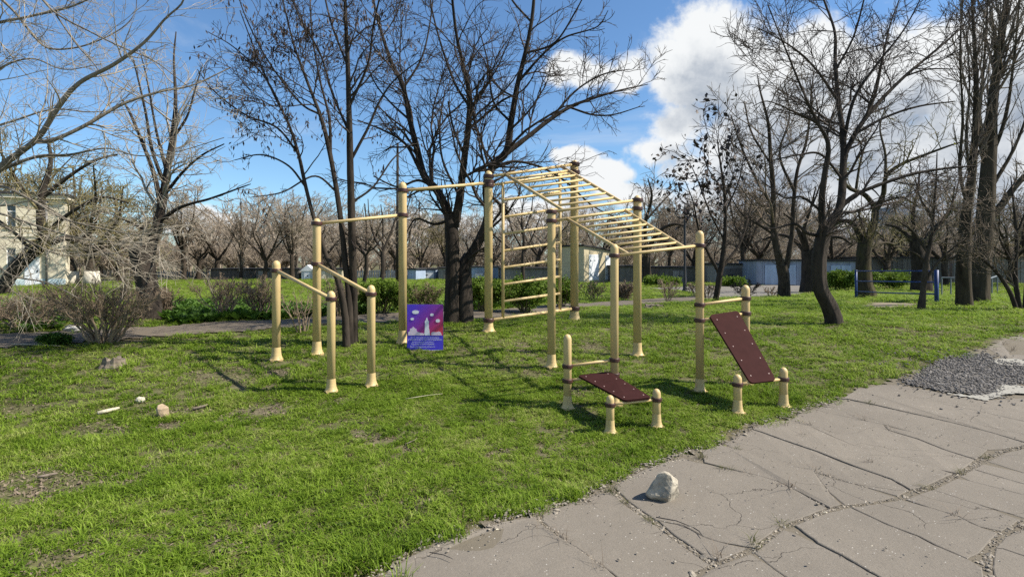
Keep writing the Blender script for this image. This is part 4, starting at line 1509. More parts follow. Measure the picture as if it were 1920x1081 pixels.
# --- big double-trunk tree
px_tree('double_trunk_tree', 'large dark tree with two joined trunks and a wide bare crown behind the sign', 'tree', (859, 606), [
    [(846, 606, 36), (847, 560, 33), (848, 500, 31), (847, 440, 29), (843, 402, 26)],
    [(872, 606, 36), (872, 560, 34), (870, 505, 33), (882, 478, 29)],
    [(843, 405, 24), (820, 358, 20), (796, 330, 18), (782, 280, 16), (770, 230, 14), (755, 160, 12), (735, 120, 10), (715, 60, 8), (700, 0, 6), (690, -70, 4)],
    [(852, 425, 24), (862, 370, 22), (870, 300, 18), (878, 240, 16), (880, 180, 14), (868, 120, 10), (855, 60, 8), (845, -30, 6)],
    [(880, 482, 27), (904, 440, 23), (915, 400, 21), (911, 350, 20), (925, 310, 20), (950, 283, 19), (958, 230, 16), (970, 160, 13), (985, 100, 11), (998, 30, 9), (1005, -60, 6)],
    [(945, 290, 16), (985, 260, 13), (1030, 225, 11), (1070, 200, 9), (1110, 185, 7), (1160, 170, 5), (1215, 158, 2)],
    [(1070, 202, 6), (1110, 215, 5), (1150, 215, 4), (1200, 200, 2)],
    [(1030, 225, 6), (1080, 170, 5), (1130, 140, 4), (1180, 130, 2)],
    [(790, 325, 9), (760, 270, 7), (720, 245, 5), (670, 225, 3)],
    [(870, 250, 9), (905, 220, 7), (940, 190, 6), (985, 165, 4), (1010, 120, 2)],
    [(975, 150, 8), (1020, 100, 6), (1060, 70, 5), (1120, 50, 3), (1140, 20, 2)],
    [(985, 100, 7), (1040, 80, 5), (1080, 20, 4), (1110, -40, 2)],
    [(820, 355, 9), (785, 338, 7), (745, 350, 5), (700, 330, 3)],
    [(880, 200, 8), (850, 150, 6), (820, 60, 5), (800, -30, 3)],
    [(922, 318, 9), (960, 303, 7), (1010, 312, 6), (1060, 340, 5), (1110, 385, 4), (1160, 410, 2)],
    [(912, 360, 9), (940, 390, 7), (920, 430, 5), (960, 470, 3)],
    [(768, 225, 7), (730, 190, 5), (700, 150, 4), (680, 90, 3)],
    [(757, 165, 6), (790, 110, 5), (805, 50, 4), (815, -30, 3)],
    [(995, 40, 6), (960, 0, 5), (935, -50, 3)],
    [(862, 370, 8), (830, 300, 6), (825, 230, 5), (835, 170, 3)],
    [(848, 410, 9), (815, 420, 7), (780, 410, 5), (760, 440, 3)],
    [(870, 290, 8), (850, 240, 6), (840, 190, 4)],
    [(958, 230, 7), (925, 190, 6), (915, 120, 4), (900, 60, 3)],
], 'broad', 'bark_dark', 'twig_dark', .88, .45, first=2, seed=7, tl0=.75)

# --- crooked tree on the right lawn
px_tree('crooked_tree', 'dark crooked tree with a kinked lower trunk on the lawn right of the sloping bench', 'tree', (1565, 607), [
    [(1566, 607, 36), (1555, 575, 32), (1538, 540, 30), (1534, 500, 28), (1540, 455, 27), (1548, 425, 26)],
    [(1548, 428, 23), (1574, 390, 20), (1580, 330, 18), (1581, 260, 15), (1572, 190, 12), (1566, 120, 10), (1565, 60, 7), (1545, 0, 5), (1530, -60, 3)],
    [(1543, 435, 20), (1540, 380, 17), (1547, 320, 14), (1553, 270, 11), (1530, 225, 8), (1505, 170, 6), (1470, 85, 4), (1440, 10, 3)],
    [(1580, 300, 13), (1610, 240, 12), (1650, 190, 10), (1700, 140, 8), (1760, 90, 6), (1800, 55, 4), (1830, 30, 2)],
    [(1615, 235, 9), (1640, 180, 7), (1655, 110, 5), (1668, 50, 4), (1690, -10, 3)],
    [(1581, 270, 9), (1602, 185, 8), (1645, 120, 6), (1692, 60, 4), (1725, 0, 3), (1740, -40, 2)],
    [(1577, 388, 13), (1602, 366, 10), (1650, 346, 9), (1712, 326, 8), (1780, 315, 6), (1832, 311, 3)],
    [(1540, 442, 10), (1513, 437, 8), (1490, 420, 6), (1440, 428, 4), (1400, 400, 2)],
    [(1572, 190, 8), (1530, 130, 6), (1490, 92, 5), (1440, 62, 3), (1410, 50, 2)],
    [(1605, 250, 8), (1660, 220, 6), (1720, 200, 5), (1790, 190, 3)],
    [(1568, 130, 6), (1600, 70, 5), (1620, 0, 4), (1630, -40, 2)],
    [(1535, 230, 6), (1490, 210, 5), (1440, 190, 3), (1410, 200, 2)],
    [(1582, 340, 7), (1540, 290, 6), (1500, 290, 5), (1450, 300, 3)],
    [(1700, 142, 5), (1740, 130, 4), (1800, 130, 2)],
    [(1545, 400, 7), (1505, 370, 6), (1470, 370, 4), (1430, 340, 2)],
], 'broad', 'bark_dark', 'twig_dark', .95, .45, seed=8, tl0=.8)

# --- pale two-stemmed tree, small tree with dead leaves, stocky tree between
px_tree('two_stemmed_tree', 'grey-brown tree forking into two upright stems in front of the pale blue-grey garage', 'tree', (1470, 558), [
    [(1470, 558, 27), (1470, 525, 24), (1466, 497, 24)],
    [(1464, 500, 19), (1455, 460, 17), (1450, 420, 14), (1450, 360, 12), (1445, 300, 10), (1440, 230, 7), (1425, 170, 4), (1420, 140, 2)],
    [(1474, 502, 15), (1485, 440, 12), (1488, 380, 10), (1495, 320, 8), (1513, 260, 6), (1520, 190, 4), (1520, 150, 2)],
    [(1450, 390, 8), (1420, 340, 7), (1392, 280, 5), (1370, 215, 3)],
    [(1490, 360, 8), (1462, 290, 6), (1480, 220, 4), (1470, 150, 2)],
    [(1447, 310, 6), (1410, 250, 5), (1395, 190, 3)],
    [(1485, 430, 7), (1520, 390, 5), (1540, 340, 3)],
    [(1452, 440, 7), (1420, 420, 5), (1390, 400, 4), (1360, 350, 2)],
], 'broad', 'bark_brown', 'twig_brown', 1.05, .6, seed=9, tl0=.9)
px_tree('young_tree', 'thin dark tree with clumps of dead leaves between the iron lamp and the sloping bench', 'tree', (1343, 563), [
    [(1342, 563, 13), (1349, 520, 13), (1357, 470, 11), (1360, 420, 8), (1358, 360, 6), (1350, 300, 4), (1345, 262, 2)],
    [(1350, 515, 9), (1327, 472, 7), (1310, 430, 5), (1300, 380, 3), (1285, 340, 2)],
    [(1355, 500, 8), (1385, 460, 6), (1400, 420, 5), (1412, 370, 3)],
    [(1358, 450, 6), (1332, 400, 5), (1305, 330, 3), (1290, 300, 2)],
    [(1359, 400, 5), (1385, 340, 4), (1395, 290, 2)],
    [(1357, 360, 4), (1325, 310, 3), (1320, 270, 2)],
], 'broad', 'bark_dark', 'twig_dark', 1.0, .6, pods=(.3, .11, .3, .6, 'pod', 2, .08), seed=10, tl0=.5)
px_tree('stocky_tree', 'short stocky dark trunk with low spreading twigs just left of the crooked tree', 'tree', (1521, 549), [
    [(1521, 549, 48), (1520, 522, 36), (1518, 496, 32), (1514, 470, 24)],
    [(1516, 480, 16), (1490, 450, 11), (1460, 440, 7), (1430, 450, 4)],
    [(1518, 480, 16), (1545, 450, 11), (1575, 445, 7), (1600, 460, 4)],
    [(1514, 470, 15), (1508, 430, 10), (1520, 390, 6), (1530, 350, 3)],
    [(1512, 470, 11), (1490, 420, 8), (1470, 400, 4)],
], 'gnarl', 'bark_dark', 'twig_brown', 1.1, .8, seed=12, tl0=.7)

# --- mossy forked tree, slim tree by the blue frame, poplars, shrubby tree at the right edge
px_tree('mossy_tree', 'mossy forked tree with budding twigs at the left post of the blue tube frame', 'tree', (1623, 558), [
    [(1626, 558, 44), (1620, 530, 32), (1619, 480, 30), (1624, 447, 29)],
    [(1618, 452, 18), (1602, 422, 14), (1580, 414, 10), (1552, 428, 6), (1530, 440, 3)],
    [(1628, 450, 21), (1640, 410, 17), (1641, 388, 15)],
    [(1641, 390, 13), (1622, 366, 11), (1592, 352, 9), (1580, 330, 6), (1590, 290, 3)],
    [(1643, 392, 14), (1656, 365, 12), (1662, 330, 10), (1690, 308, 8), (1735, 290, 7), (1790, 270, 4), (1820, 265, 2)],
    [(1660, 340, 8), (1660, 290, 6), (1650, 240, 4), (1660, 200, 2)],
    [(1605, 356, 7), (1612, 310, 5), (1625, 260, 3)],
    [(1650, 380, 7), (1690, 370, 5), (1720, 385, 3)],
    [(1625, 470, 8), (1660, 455, 6), (1690, 465, 3)],
], 'gnarl', 'bark_moss', 'twig_olive', 1.1, .7, pods=(.22, .055, .0, .6, 'leaf_yellow', 2, .06), seed=13, tl0=.85)
px_tree('slim_tree', 'slim tree with fine twigs before the right end of the blue tube frame', 'tree', (1727, 583), [
    [(1727, 583, 17), (1731, 545, 12), (1737, 490, 11), (1745, 450, 8), (1750, 400, 6), (1755, 340, 4), (1757, 285, 2)],
    [(1735, 525, 8), (1760, 490, 6), (1790, 462, 4), (1810, 450, 2)],
    [(1740, 475, 7), (1716, 440, 5), (1690, 418, 3), (1670, 410, 2)],
    [(1745, 445, 6), (1775, 400, 5), (1792, 365, 3), (1800, 320, 2)],
    [(1749, 410, 5), (1725, 370, 4), (1715, 330, 2)],
    [(1738, 490, 6), (1705, 470, 4), (1680, 480, 2)],
], 'broad', 'bark_brown', 'twig_brown', 1.25, .7, seed=14, tl0=.4)
px_tree('poplar_tree', 'tall dark poplar with narrow upright crown, left and thinner of the pair', 'tree', (1808, 575), [
    [(1808, 575, 31), (1806, 520, 27), (1808, 460, 25), (1812, 400, 20), (1822, 330, 16), (1828, 250, 12), (1830, 150, 9), (1825, 50, 6), (1820, -70, 3)],
    [(1815, 390, 9), (1800, 320, 8), (1805, 220, 6), (1800, 100, 4), (1805, 0, 3)],
    [(1820, 340, 8), (1812, 260, 6), (1818, 160, 4), (1812, 60, 3)],
], 'poplar', 'bark_poplar', 'twig_brown', .62, .3, seed=15, tl0=.3)
px_tree('poplar_tree', 'tall thick poplar with a big side limb running off the right edge', 'tree', (1836, 568), [
    [(1834, 568, 40), (1838, 520, 34), (1845, 440, 33), (1850, 360, 30), (1855, 280, 26), (1860, 200, 20), (1872, 110, 14), (1885, 20, 10), (1892, -80, 6)],
    [(1852, 415, 19), (1880, 382, 16), (1912, 340, 13), (1955, 305, 9), (2000, 270, 4)],
    [(1857, 300, 11), (1885, 220, 9), (1900, 120, 6), (1912, 0, 4)],
    [(1851, 335, 11), (1836, 240, 9), (1845, 120, 6), (1852, 0, 4)],
    [(1860, 350, 10), (1905, 270, 7), (1935, 180, 5), (1950, 80, 3)],
    [(1858, 240, 9), (1868, 150, 7), (1862, 40, 4)],
], 'poplar', 'bark_poplar', 'twig_brown', .62, .3, seed=16, tl0=.35)
px_tree('shrubby_tree', 'low many-stemmed shrubby tree at the right edge beside the pavement', 'tree', (1908, 581), [
    [(1906, 581, 10), (1892, 545, 9), (1870, 512, 7), (1840, 484, 5), (1810, 470, 2)],
    [(1912, 582, 11), (1904, 520, 9), (1906, 450, 7), (1900, 380, 4), (1895, 330, 2)],
    [(1922, 582, 11), (1926, 500, 9), (1918, 440, 6), (1935, 380, 3)],
    [(1904, 500, 6), (1880, 460, 5), (1865, 420, 3)],
    [(1906, 440, 5), (1925, 390, 4), (1940, 350, 2)],
], 'broad', 'bark_dark', 'twig_brown', 1.2, .7, first=3, seed=17, tl0=.3)
px_tree('old_tree', 'wide dark old trunk behind the middle of the blue tube frame', 'tree', (1728, 546), [
    [(1728, 546, 40), (1726, 510, 35), (1722, 480, 30), (1716, 450, 22)],
    [(1718, 460, 15), (1690, 430, 10), (1660, 420, 6)],
    [(1722, 470, 15), (1750, 430, 10), (1780, 400, 6), (1790, 350, 3)],
    [(1716, 450, 14), (1712, 400, 9), (1722, 350, 5), (1725, 310, 2)],
], 'gnarl', 'bark_dark', 'twig_olive', 1.2, .9, pods=(.12, .05, .0, .6, 'leaf_yellow', 2, .06), seed=18, tl0=.7)
px_tree('oak_tree', 'broad dark crooked tree right of the brick hut under the lower monkey bars', 'tree', (1213, 531), [
    [(1213, 531, 24), (1211, 500, 20), (1212, 470, 18)],
    [(1212, 478, 14), (1190, 440, 10), (1165, 420, 7), (1140, 410, 4)],
    [(1212, 472, 14), (1235, 435, 10), (1262, 420, 7), (1290, 425, 4)],
    [(1212, 470, 12), (1210, 420, 9), (1222, 370, 6), (1215, 335, 3)],
    [(1225, 450, 7), (1260, 455, 5), (1285, 475, 3)],
    [(1200, 455, 7), (1170, 460, 5), (1140, 470, 3)],
    [(1214, 410, 6), (1245, 375, 4), (1270, 350, 2)],
], 'gnarl', 'bark_dark', 'twig_brown', 1.2, .9, seed=19, tl0=.8)
px_tree('small_tree', 'small dark bare tree seen through the wall bars', 'tree', (981, 528), [
    [(981, 528, 9), (980, 490, 8), (982, 450, 6), (978, 410, 4), (982, 370, 2)],
    [(980, 480, 5), (1000, 440, 4), (1015, 400, 2)],
    [(981, 470, 5), (960, 430, 4), (950, 390, 2)],
    [(981, 440, 4), (995, 400, 3), (1000, 360, 2)],
], 'broad', 'bark_dark', 'twig_brown', 1.1, .8, seed=20, tl0=.4)
for (bx, by, lab, sd) in ((714, 533, 'dark bare tree with a curved trunk in the gap left of the tall pull-up post', 21), (683, 531, 'smaller bare tree with a leaning trunk left of the one with a curved trunk', 22)):
    k = 1.0 if bx == 714 else .85
    px_tree('lawn_tree', lab, 'tree', (bx, by), [
        [(bx, by, 11 * k), (bx + 4, by - 30, 10 * k), (bx + 3, by - 62 * k, 9 * k)],
        [(bx + 3, by - 58 * k, 8 * k), (bx - 14, by - 95 * k, 6), (bx - 22, by - 130 * k, 3), (bx - 24, by - 160 * k, 2)],
        [(bx + 3, by - 60 * k, 7 * k), (bx + 20, by - 100 * k, 5), (bx + 32, by - 135 * k, 3), (bx + 40, by - 150 * k, 2)],
        [(bx + 3, by - 50, 5 * k), (bx - 25, by - 78, 4), (bx - 48, by - 90, 2)],
        [(bx + 3, by - 62, 5 * k), (bx + 4, by - 110, 4), (bx, by - 150, 2)],
    ], 'broad', 'bark_dark', 'twig_brown', 1.1, .9, seed=sd, tl0=.8)
for bx, lab, sd in ((171, 'whitewashed thick trunk with low bushy crown beside the end of the cream building', 23), (132, 'whitewashed trunk right against the corner of the cream building', 24)):
    t = px_tree('whitewashed_tree', lab, 'tree', (bx, 533), [
        [(bx, 533, 27), (bx + 1, 505, 22), (bx - 3, 482, 20)],
        [(bx - 3, 486, 14), (bx - 28, 440, 9), (bx - 42, 400, 6), (bx - 46, 350, 3)],
        [(bx - 2, 484, 14), (bx + 25, 445, 10), (bx + 50, 410, 6), (bx + 60, 350, 3)],
        [(bx - 3, 482, 13), (bx - 2, 430, 9), (bx + 8, 370, 6), (bx + 4, 310, 3)],
        [(bx + 2, 470, 8), (bx + 50, 460, 6), (bx + 90, 470, 3)],
        [(bx + 5, 430, 7), (bx - 20, 380, 5), (bx - 18, 330, 3)],
    ], 'gnarl', 'bark_brown', 'twig_olive', 1.25, .9, seed=sd, tl0=.85)
    b = hit(bx, 533)
    k = b[1] / F
    mb = MB().tube([(0, 0, -.05), (.4 * k, 0, 12 * k), (.9 * k, 0, 25 * k)], [16.5 * k, 13.5 * k, 12.6 * k], 14)
    add('whitewash_coat', smooth(mb.mesh('whitewash_coat')), M['whitewash'], t)


# --- background trees, four kinds, copied
def generic_tree(kind):
    """tree of about 9 m with its base at the origin"""
    h = dict(spreading=8.5, upright=10.5, poplar=14.0, low=6.0)[kind]
    limbs, rad = [], []
    tp = np.array([[0, 0, -.3], [.05, 0, .6], [-.05, .05, h * .22], [.1, 0, h * (.34 if kind != 'poplar' else .9)]])
    rb = dict(spreading=.26, upright=.22, poplar=.26, low=.22)[kind]
    limbs.append(tp)
    rad.append(np.array([rb * 1.3, rb, rb * .85, rb * (.7 if kind != 'poplar' else .15)]))
    tls = [.5 if kind != 'poplar' else .15]
    nl = dict(spreading=7, upright=6, poplar=9, low=8)[kind]
    for k in range(nl):
        a = k * 2.4 + rng.uniform(-.4, .4)
        if kind == 'poplar':
            z0 = h * rng.uniform(.15, .55)
            L, inc = h * rng.uniform(.25, .42), rng.uniform(.12, .22)
        else:
            z0 = h * rng.uniform(.24, .34)
            L = h * rng.uniform(.35, .8)
            inc = dict(spreading=rng.uniform(.2, .85), upright=rng.uniform(.08, .42), low=rng.uniform(.4, 1.0))[kind]
        p = np.array([0.03 * math.cos(a), .03 * math.sin(a), z0])
        pts = [p]
        d = np.array([math.sin(inc) * math.cos(a), math.sin(inc) * math.sin(a), math.cos(inc)])
        for _ in range(5):
            d = d + rng.normal(0, .13, 3) + np.array([0, 0, .06])
            d /= np.linalg.norm(d)
            p = p + d * L / 5
            pts.append(p)
        limbs.append(np.array(pts))
        r = rb * rng.uniform(.4, .6)
        rad.append(np.linspace(r, .02, 6))
        tls.append(.15)
    T = dict(TYPES['poplar' if kind == 'poplar' else 'broad'])
    T['rmin'] *= 1.25
    s = 2.9
    T['d3'] *= 1.1
    gr = crown_of(limbs, rad, tls, T, s, 1.15 if kind != 'poplar' else .8)
    return trunk_mesh('trunk', list(zip(limbs, rad)), np.zeros(3)), tube_mesh('crown', gr, np.zeros(3))


GEN = {}
for kd in ('spreading', 'upright', 'poplar', 'low'):
    rng = np.random.default_rng(100 + len(GEN))
    GEN[kd] = generic_tree(kd)
GH = dict(spreading=8.5, upright=10.5, poplar=14.0, low=6.0)
# (photo column, base row, top row, kind, twig colour, label)
BT = [
    (22, 529, 300, 'spreading', 'twig_olive', 'bare olive-twigged tree over the roof of the cream building'),
    (225, 528, 330, 'spreading', 'twig_olive', 'broad olive-twigged tree left of the broken trunk'),
    (345, 524, 345, 'upright', 'twig_far', 'upright bare tree right of the broken trunk'),
    (372, 523, 405, 'low', 'twig_brown', 'low bare tree at the left end of the dark shed row'),
    (408, 522, 400, 'spreading', 'twig_far', 'bare tree behind the dark shed row'),
    (452, 524, 360, 'poplar', 'twig_far', 'far slim poplar left of the first parallel bar post'),
    (498, 524, 400, 'spreading', 'twig_brown', 'bare tree beside the dark lean-to shed'),
    (548, 524, 365, 'upright', 'twig_far', 'bare tree just left of the white gabled garage'),
    (555, 522, 372, 'poplar', 'twig_far', 'far slim poplar rising over the white gabled garage'),
    (602, 522, 395, 'spreading', 'twig_far', 'bare tree behind the beige garage'),
    (640, 521, 410, 'low', 'twig_brown', 'low bare tree at the left end of the grey slatted fence'),
    (742, 521, 400, 'spreading', 'twig_far', 'bare tree behind the grey slatted fence by the utility pole'),
    (790, 520, 425, 'low', 'twig_olive', 'low budding tree behind the white and blue garage'),
    (835, 520, 400, 'upright', 'twig_olive', 'bare tree in front of the distant tower block'),
    (925, 520, 415, 'spreading', 'twig_far', 'bare tree behind the light blue garage'),
    (1010, 522, 375, 'spreading', 'twig_far', 'bare tree behind the dark grey board shed'),
    (1060, 520, 400, 'upright', 'twig_olive', 'olive-twigged tree behind the brick hut'),
    (1130, 520, 395, 'spreading', 'twig_far', 'bare tree right behind the roof of the brick hut'),
    (1255, 526, 375, 'upright', 'twig_brown', 'bare tree left of the iron street lamp'),
    (1300, 528, 400, 'spreading', 'twig_brown', 'bare tree right of the iron street lamp'),
    (1392, 530, 330, 'upright', 'twig_brown', 'tall bare tree beside the brown-grey garage'),
    (1425, 528, 370, 'spreading', 'twig_far', 'bare tree behind the pale blue-grey garage'),
    (1560, 530, 375, 'spreading', 'twig_brown', 'bare tree behind the bluish garage'),
    (1665, 533, 400, 'low', 'twig_olive', 'low olive tree behind the blue tube frame'),
    (1700, 528, 380, 'spreading', 'twig_olive', 'olive-twigged tree in front of the right tower block'),
    (1772, 534, 380, 'spreading', 'twig_brown', 'bare tree just left of the two tall poplars'),
    (1800, 528, 330, 'upright', 'twig_far', 'bare tree behind the two tall poplars'),
    (1895, 534, 370, 'spreading', 'twig_olive', 'bare olive tree behind the shrubby tree at the right edge'),
    (1960, 536, 300, 'upright', 'twig_brown', 'bare tree outside the right edge'),
    (128, 526, 330, 'spreading', 'twig_olive', 'olive tree just behind the right end of the cream building'),
    (-60, 532, 250, 'spreading', 'twig_olive', 'bare tree outside the left edge'),
    (280, 525, 370, 'upright', 'twig_olive', 'olive-twigged tree directly behind the broken trunk'),
]
rng = np.random.default_rng(77)
shared = {}
for px, by, tp, kd, twm, lab in BT:
    b = hit(px, by)
    tm, cm = GEN[kd]
    if (kd, twm) not in shared:
        a1, a2 = (tm, cm) if not any(k_[0] == kd for k_ in shared) else (tm.copy(), cm.copy())
        a1.materials.clear()
        a2.materials.clear()
        a1.materials.append(M['bark_brown'])
        a2.materials.append(M[twm])
        shared[(kd, twm)] = (a1, a2)
    a1, a2 = shared[(kd, twm)]
    t = thing('bare_tree', lab, 'tree', b, 'bare trees in the far rows', rng.uniform(0, 6.28))
    sc = ((by - tp) * b[1] / F) / (GH[kd] * .98)
    w = sc * (rng.uniform(1.0, 1.3) if kd != 'poplar' else .9)
    t.scale = (w, w, sc)
    add('trunk', a1, None, t)
    add('crown', a2, None, t)


# ================================================================ shrubs
def bush(name, label, bx, by, hw, top, stems=14, tw='twig_bush', dens=1.0, leaf=None, spread=1.0, seed=0, cat='shrub', ball=False, fill=1.0, group=None):
    global rng
    keep, rng = rng, np.random.default_rng(500 + seed)
    b = hit(bx, by)
    k = b[1] / F
    W_, Hh = hw * k, (by - top) * k
    P = np.empty((stems, 7, 3))
    for s in range(stems):
        a = s * 2.39996 + rng.uniform(-.3, .3)
        q = math.sqrt((s + .5) / stems)
        end = np.array([math.cos(a) * W_ * q * spread, math.sin(a) * W_ * .75 * q * spread, Hh * (1 - .25 * q * q) * rng.uniform(.82, 1.0)])
        st = np.array([math.cos(a) * W_ * .16 * q, math.sin(a) * W_ * .14 * q, -.05])
        for j in range(7):
            t = j / 6
            P[s, j] = st * (1 - t) + end * t + np.array([0, 0, Hh * .16 * math.sin(math.pi * t)]) * (0.4 + q) * .4
            if 0 < j:
                P[s, j, :2] += rng.normal(0, .035 * W_, 2)
    r0 = .018 * max(.5, Hh)
    R = np.linspace(1, .35, 7)[None] * np.full((stems, 1), r0)
    kk = max(.6, k * 95)                   # thicker twigs far away keep them visible
    s_ = Hh
    n1 = int(9 * dens)
    P1, R1 = spawn(P, R, np.full(stems, n1), .25 if not ball else .1, 1.0, .35, .95, np.full(stems, s_ * .42), 6, .16, .05, .6, .0038 * kk)
    P2, R2 = spawn(P1, R1, np.full(len(P1), int(6 * dens)), .15, 1.0, .35, 1.0, length(P1) * .5, 4, .18, .03, .75, .0030 * kk)
    P3, R3 = spawn(P2, R2, np.full(len(P2), 3 if b[1] < 17 else 1), .1, 1.0, .35, 1.0, length(P2) * .55, 3, .18, .03, .8, .0026 * kk)
    t = thing(name, label, cat, b, group)
    add('stems', tube_mesh('stems', [(P, R, 6), (P1, R1, 4)], np.zeros(3)), M[tw], t)
    add('twigs', tube_mesh('twigs', [(P2, R2, 3), (P3, R3, 3)], np.zeros(3)), M[tw], t)
    if leaf:
        mm, frac, size = leaf
        tips = np.concatenate([P2[:, 1:].reshape(-1, 3), P3[:, -2:].reshape(-1, 3)])
        tips = tips[rng.uniform(0, 1, len(tips)) < frac]
        add('leaves', leaf_cloud('leaves', tips, size * kk * .62, np.zeros(3), 0, .8, 2, .03 * kk), M[mm], t, kind='stuff')
    rng = keep
    return t


bush('bare_shrub', 'large fan-shaped bare brown shrub on the near side of the path at the left', 197, 642, 122, 520, 28, 'twig_bush', 1.25, None, 1.0, 1)
bush('bare_shrub', 'tangled bare brown hedge shrub at the left edge beyond the path', 50, 616, 105, 544, 26, 'twig_bush', 1.2, ('leaf_green', .03, .03), 1.0, 2)
bush('twig_clump', 'dense brown clump of suckers around the foot of the broken trunk', 300, 597, 32, 540, 22, 'twig_bush', 1.5, None, 1.0, 3, ball=True)
bush('bare_shrub', 'bare spreading shrub beyond the path, first right of the broken trunk', 418, 599, 56, 516, 14, 'twig_bush', 1.0, None, 1.0, 4)
bush('bare_shrub', 'bare upright shrub beyond the path, just left of the first parallel bar post', 487, 597, 44, 518, 15, 'twig_bush', 1.0, None, .9, 5)
bush('bare_shrub', 'sparse open shrub with few arching stems between the parallel bar posts', 566, 623, 47, 538, 8, 'twig_bush', .65, None, 1.1, 6)
bush('bare_shrub', 'brown twiggy shrub directly behind the acacia stems', 636, 594, 38, 526, 16, 'twig_bush', 1.1, None, .9, 7)
bush('leafy_shrub', 'fresh green leafy shrub behind the lower parallel bar post', 716, 588, 46, 530, 18, 'twig_olive', .8, ('leaf_green', .9, .07), 1.0, 8)
bush('bare_shrub', 'brownish shrub with few leaves behind the information board', 795, 582, 44, 534, 20, 'twig_bush', 1.3, ('leaf_green', .12, .04), 1.0, 9)
bush('leafy_shrub', 'bright green shrub between the double-trunk tree and the wall-bar post', 908, 584, 40, 524, 18, 'twig_olive', .8, ('leaf_green', .9, .07), 1.0, 10)
bush('leafy_shrub', 'green shrub with dark gaps seen through the lower wall bars', 985, 586, 46, 526, 18, 'twig_olive', .8, ('leaf_green', .9, .07), 1.0, 11)
bush('leafy_shrub', 'half-leafed green shrub behind the front monkey bar post', 1052, 575, 34, 528, 16, 'twig_bush', 1.1, ('leaf_green', .5, .06), 1.0, 12)
bush('bare_shrub', 'sparse brown shrub in front of the hut doors', 1113, 563, 30, 528, 13, 'twig_bush', .9, ('leaf_green', .1, .04), 1.0, 13)
bush('bare_shrub', 'round dense brown ball-shaped shrub right of the hut', 1170, 563, 24, 528, 26, 'twig_bush', 1.4, None, .95, 14, ball=True)
bush('bare_shrub', 'sparse thin shrub between the back monkey bar post and the iron lamp', 1252, 566, 24, 524, 9, 'twig_bush', .8, None, 1.0, 15)
bush('bare_shrub', 'low brown shrub at the foot of the iron street lamp', 1303, 556, 20, 526, 11, 'twig_bush', .9, None, 1.0, 16)
bush('bare_shrub', 'thin shrub left of the trunk with dead leaf clumps', 1326, 563, 18, 530, 9, 'twig_bush', .8, None, 1.1, 17)
bush('bare_shrub', 'dark twiggy shrub behind the top of the sloping bench', 1398, 558, 28, 527, 13, 'twig_dark', 1.0, None, 1.1, 18)
bush('bare_shrub', 'pale sparse shrub at the road edge left of the two-stemmed tree', 1446, 557, 17, 536, 9, 'twig_bush', .7, None, 1.2, 19)
bush('leafy_shrub', 'bright yellow-green shrub right behind the crooked tree', 1578, 545, 32, 511, 18, 'twig_olive', 1.1, ('leaf_green', .95, .06), 1.0, 20)
bush('leafy_shrub', 'low bright green hedge in front of the shed left of the iron lamp', 1240, 535, 34, 522, 16, 'twig_olive', 1.1, ('leaf_green', .95, .06), 1.0, 21)
bush('leafy_shrub', 'small bright green shrub on the far side of the road', 1374, 537, 22, 524, 14, 'twig_olive', 1.0, ('leaf_green', .95, .06), 1.0, 22)
bush('leafy_shrub', 'olive green shrub behind the blue tube frame', 1672, 541, 40, 512, 16, 'twig_olive', 1.0, ('leaf_green', .5, .06), 1.0, 23)
bush('leafy_shrub', 'low dark green shrub clump on the near edge of the path at the left', 105, 646, 26, 628, 14, 'twig_dark', 1.0, ('leaf_plant', .5, .05), 1.0, 24)

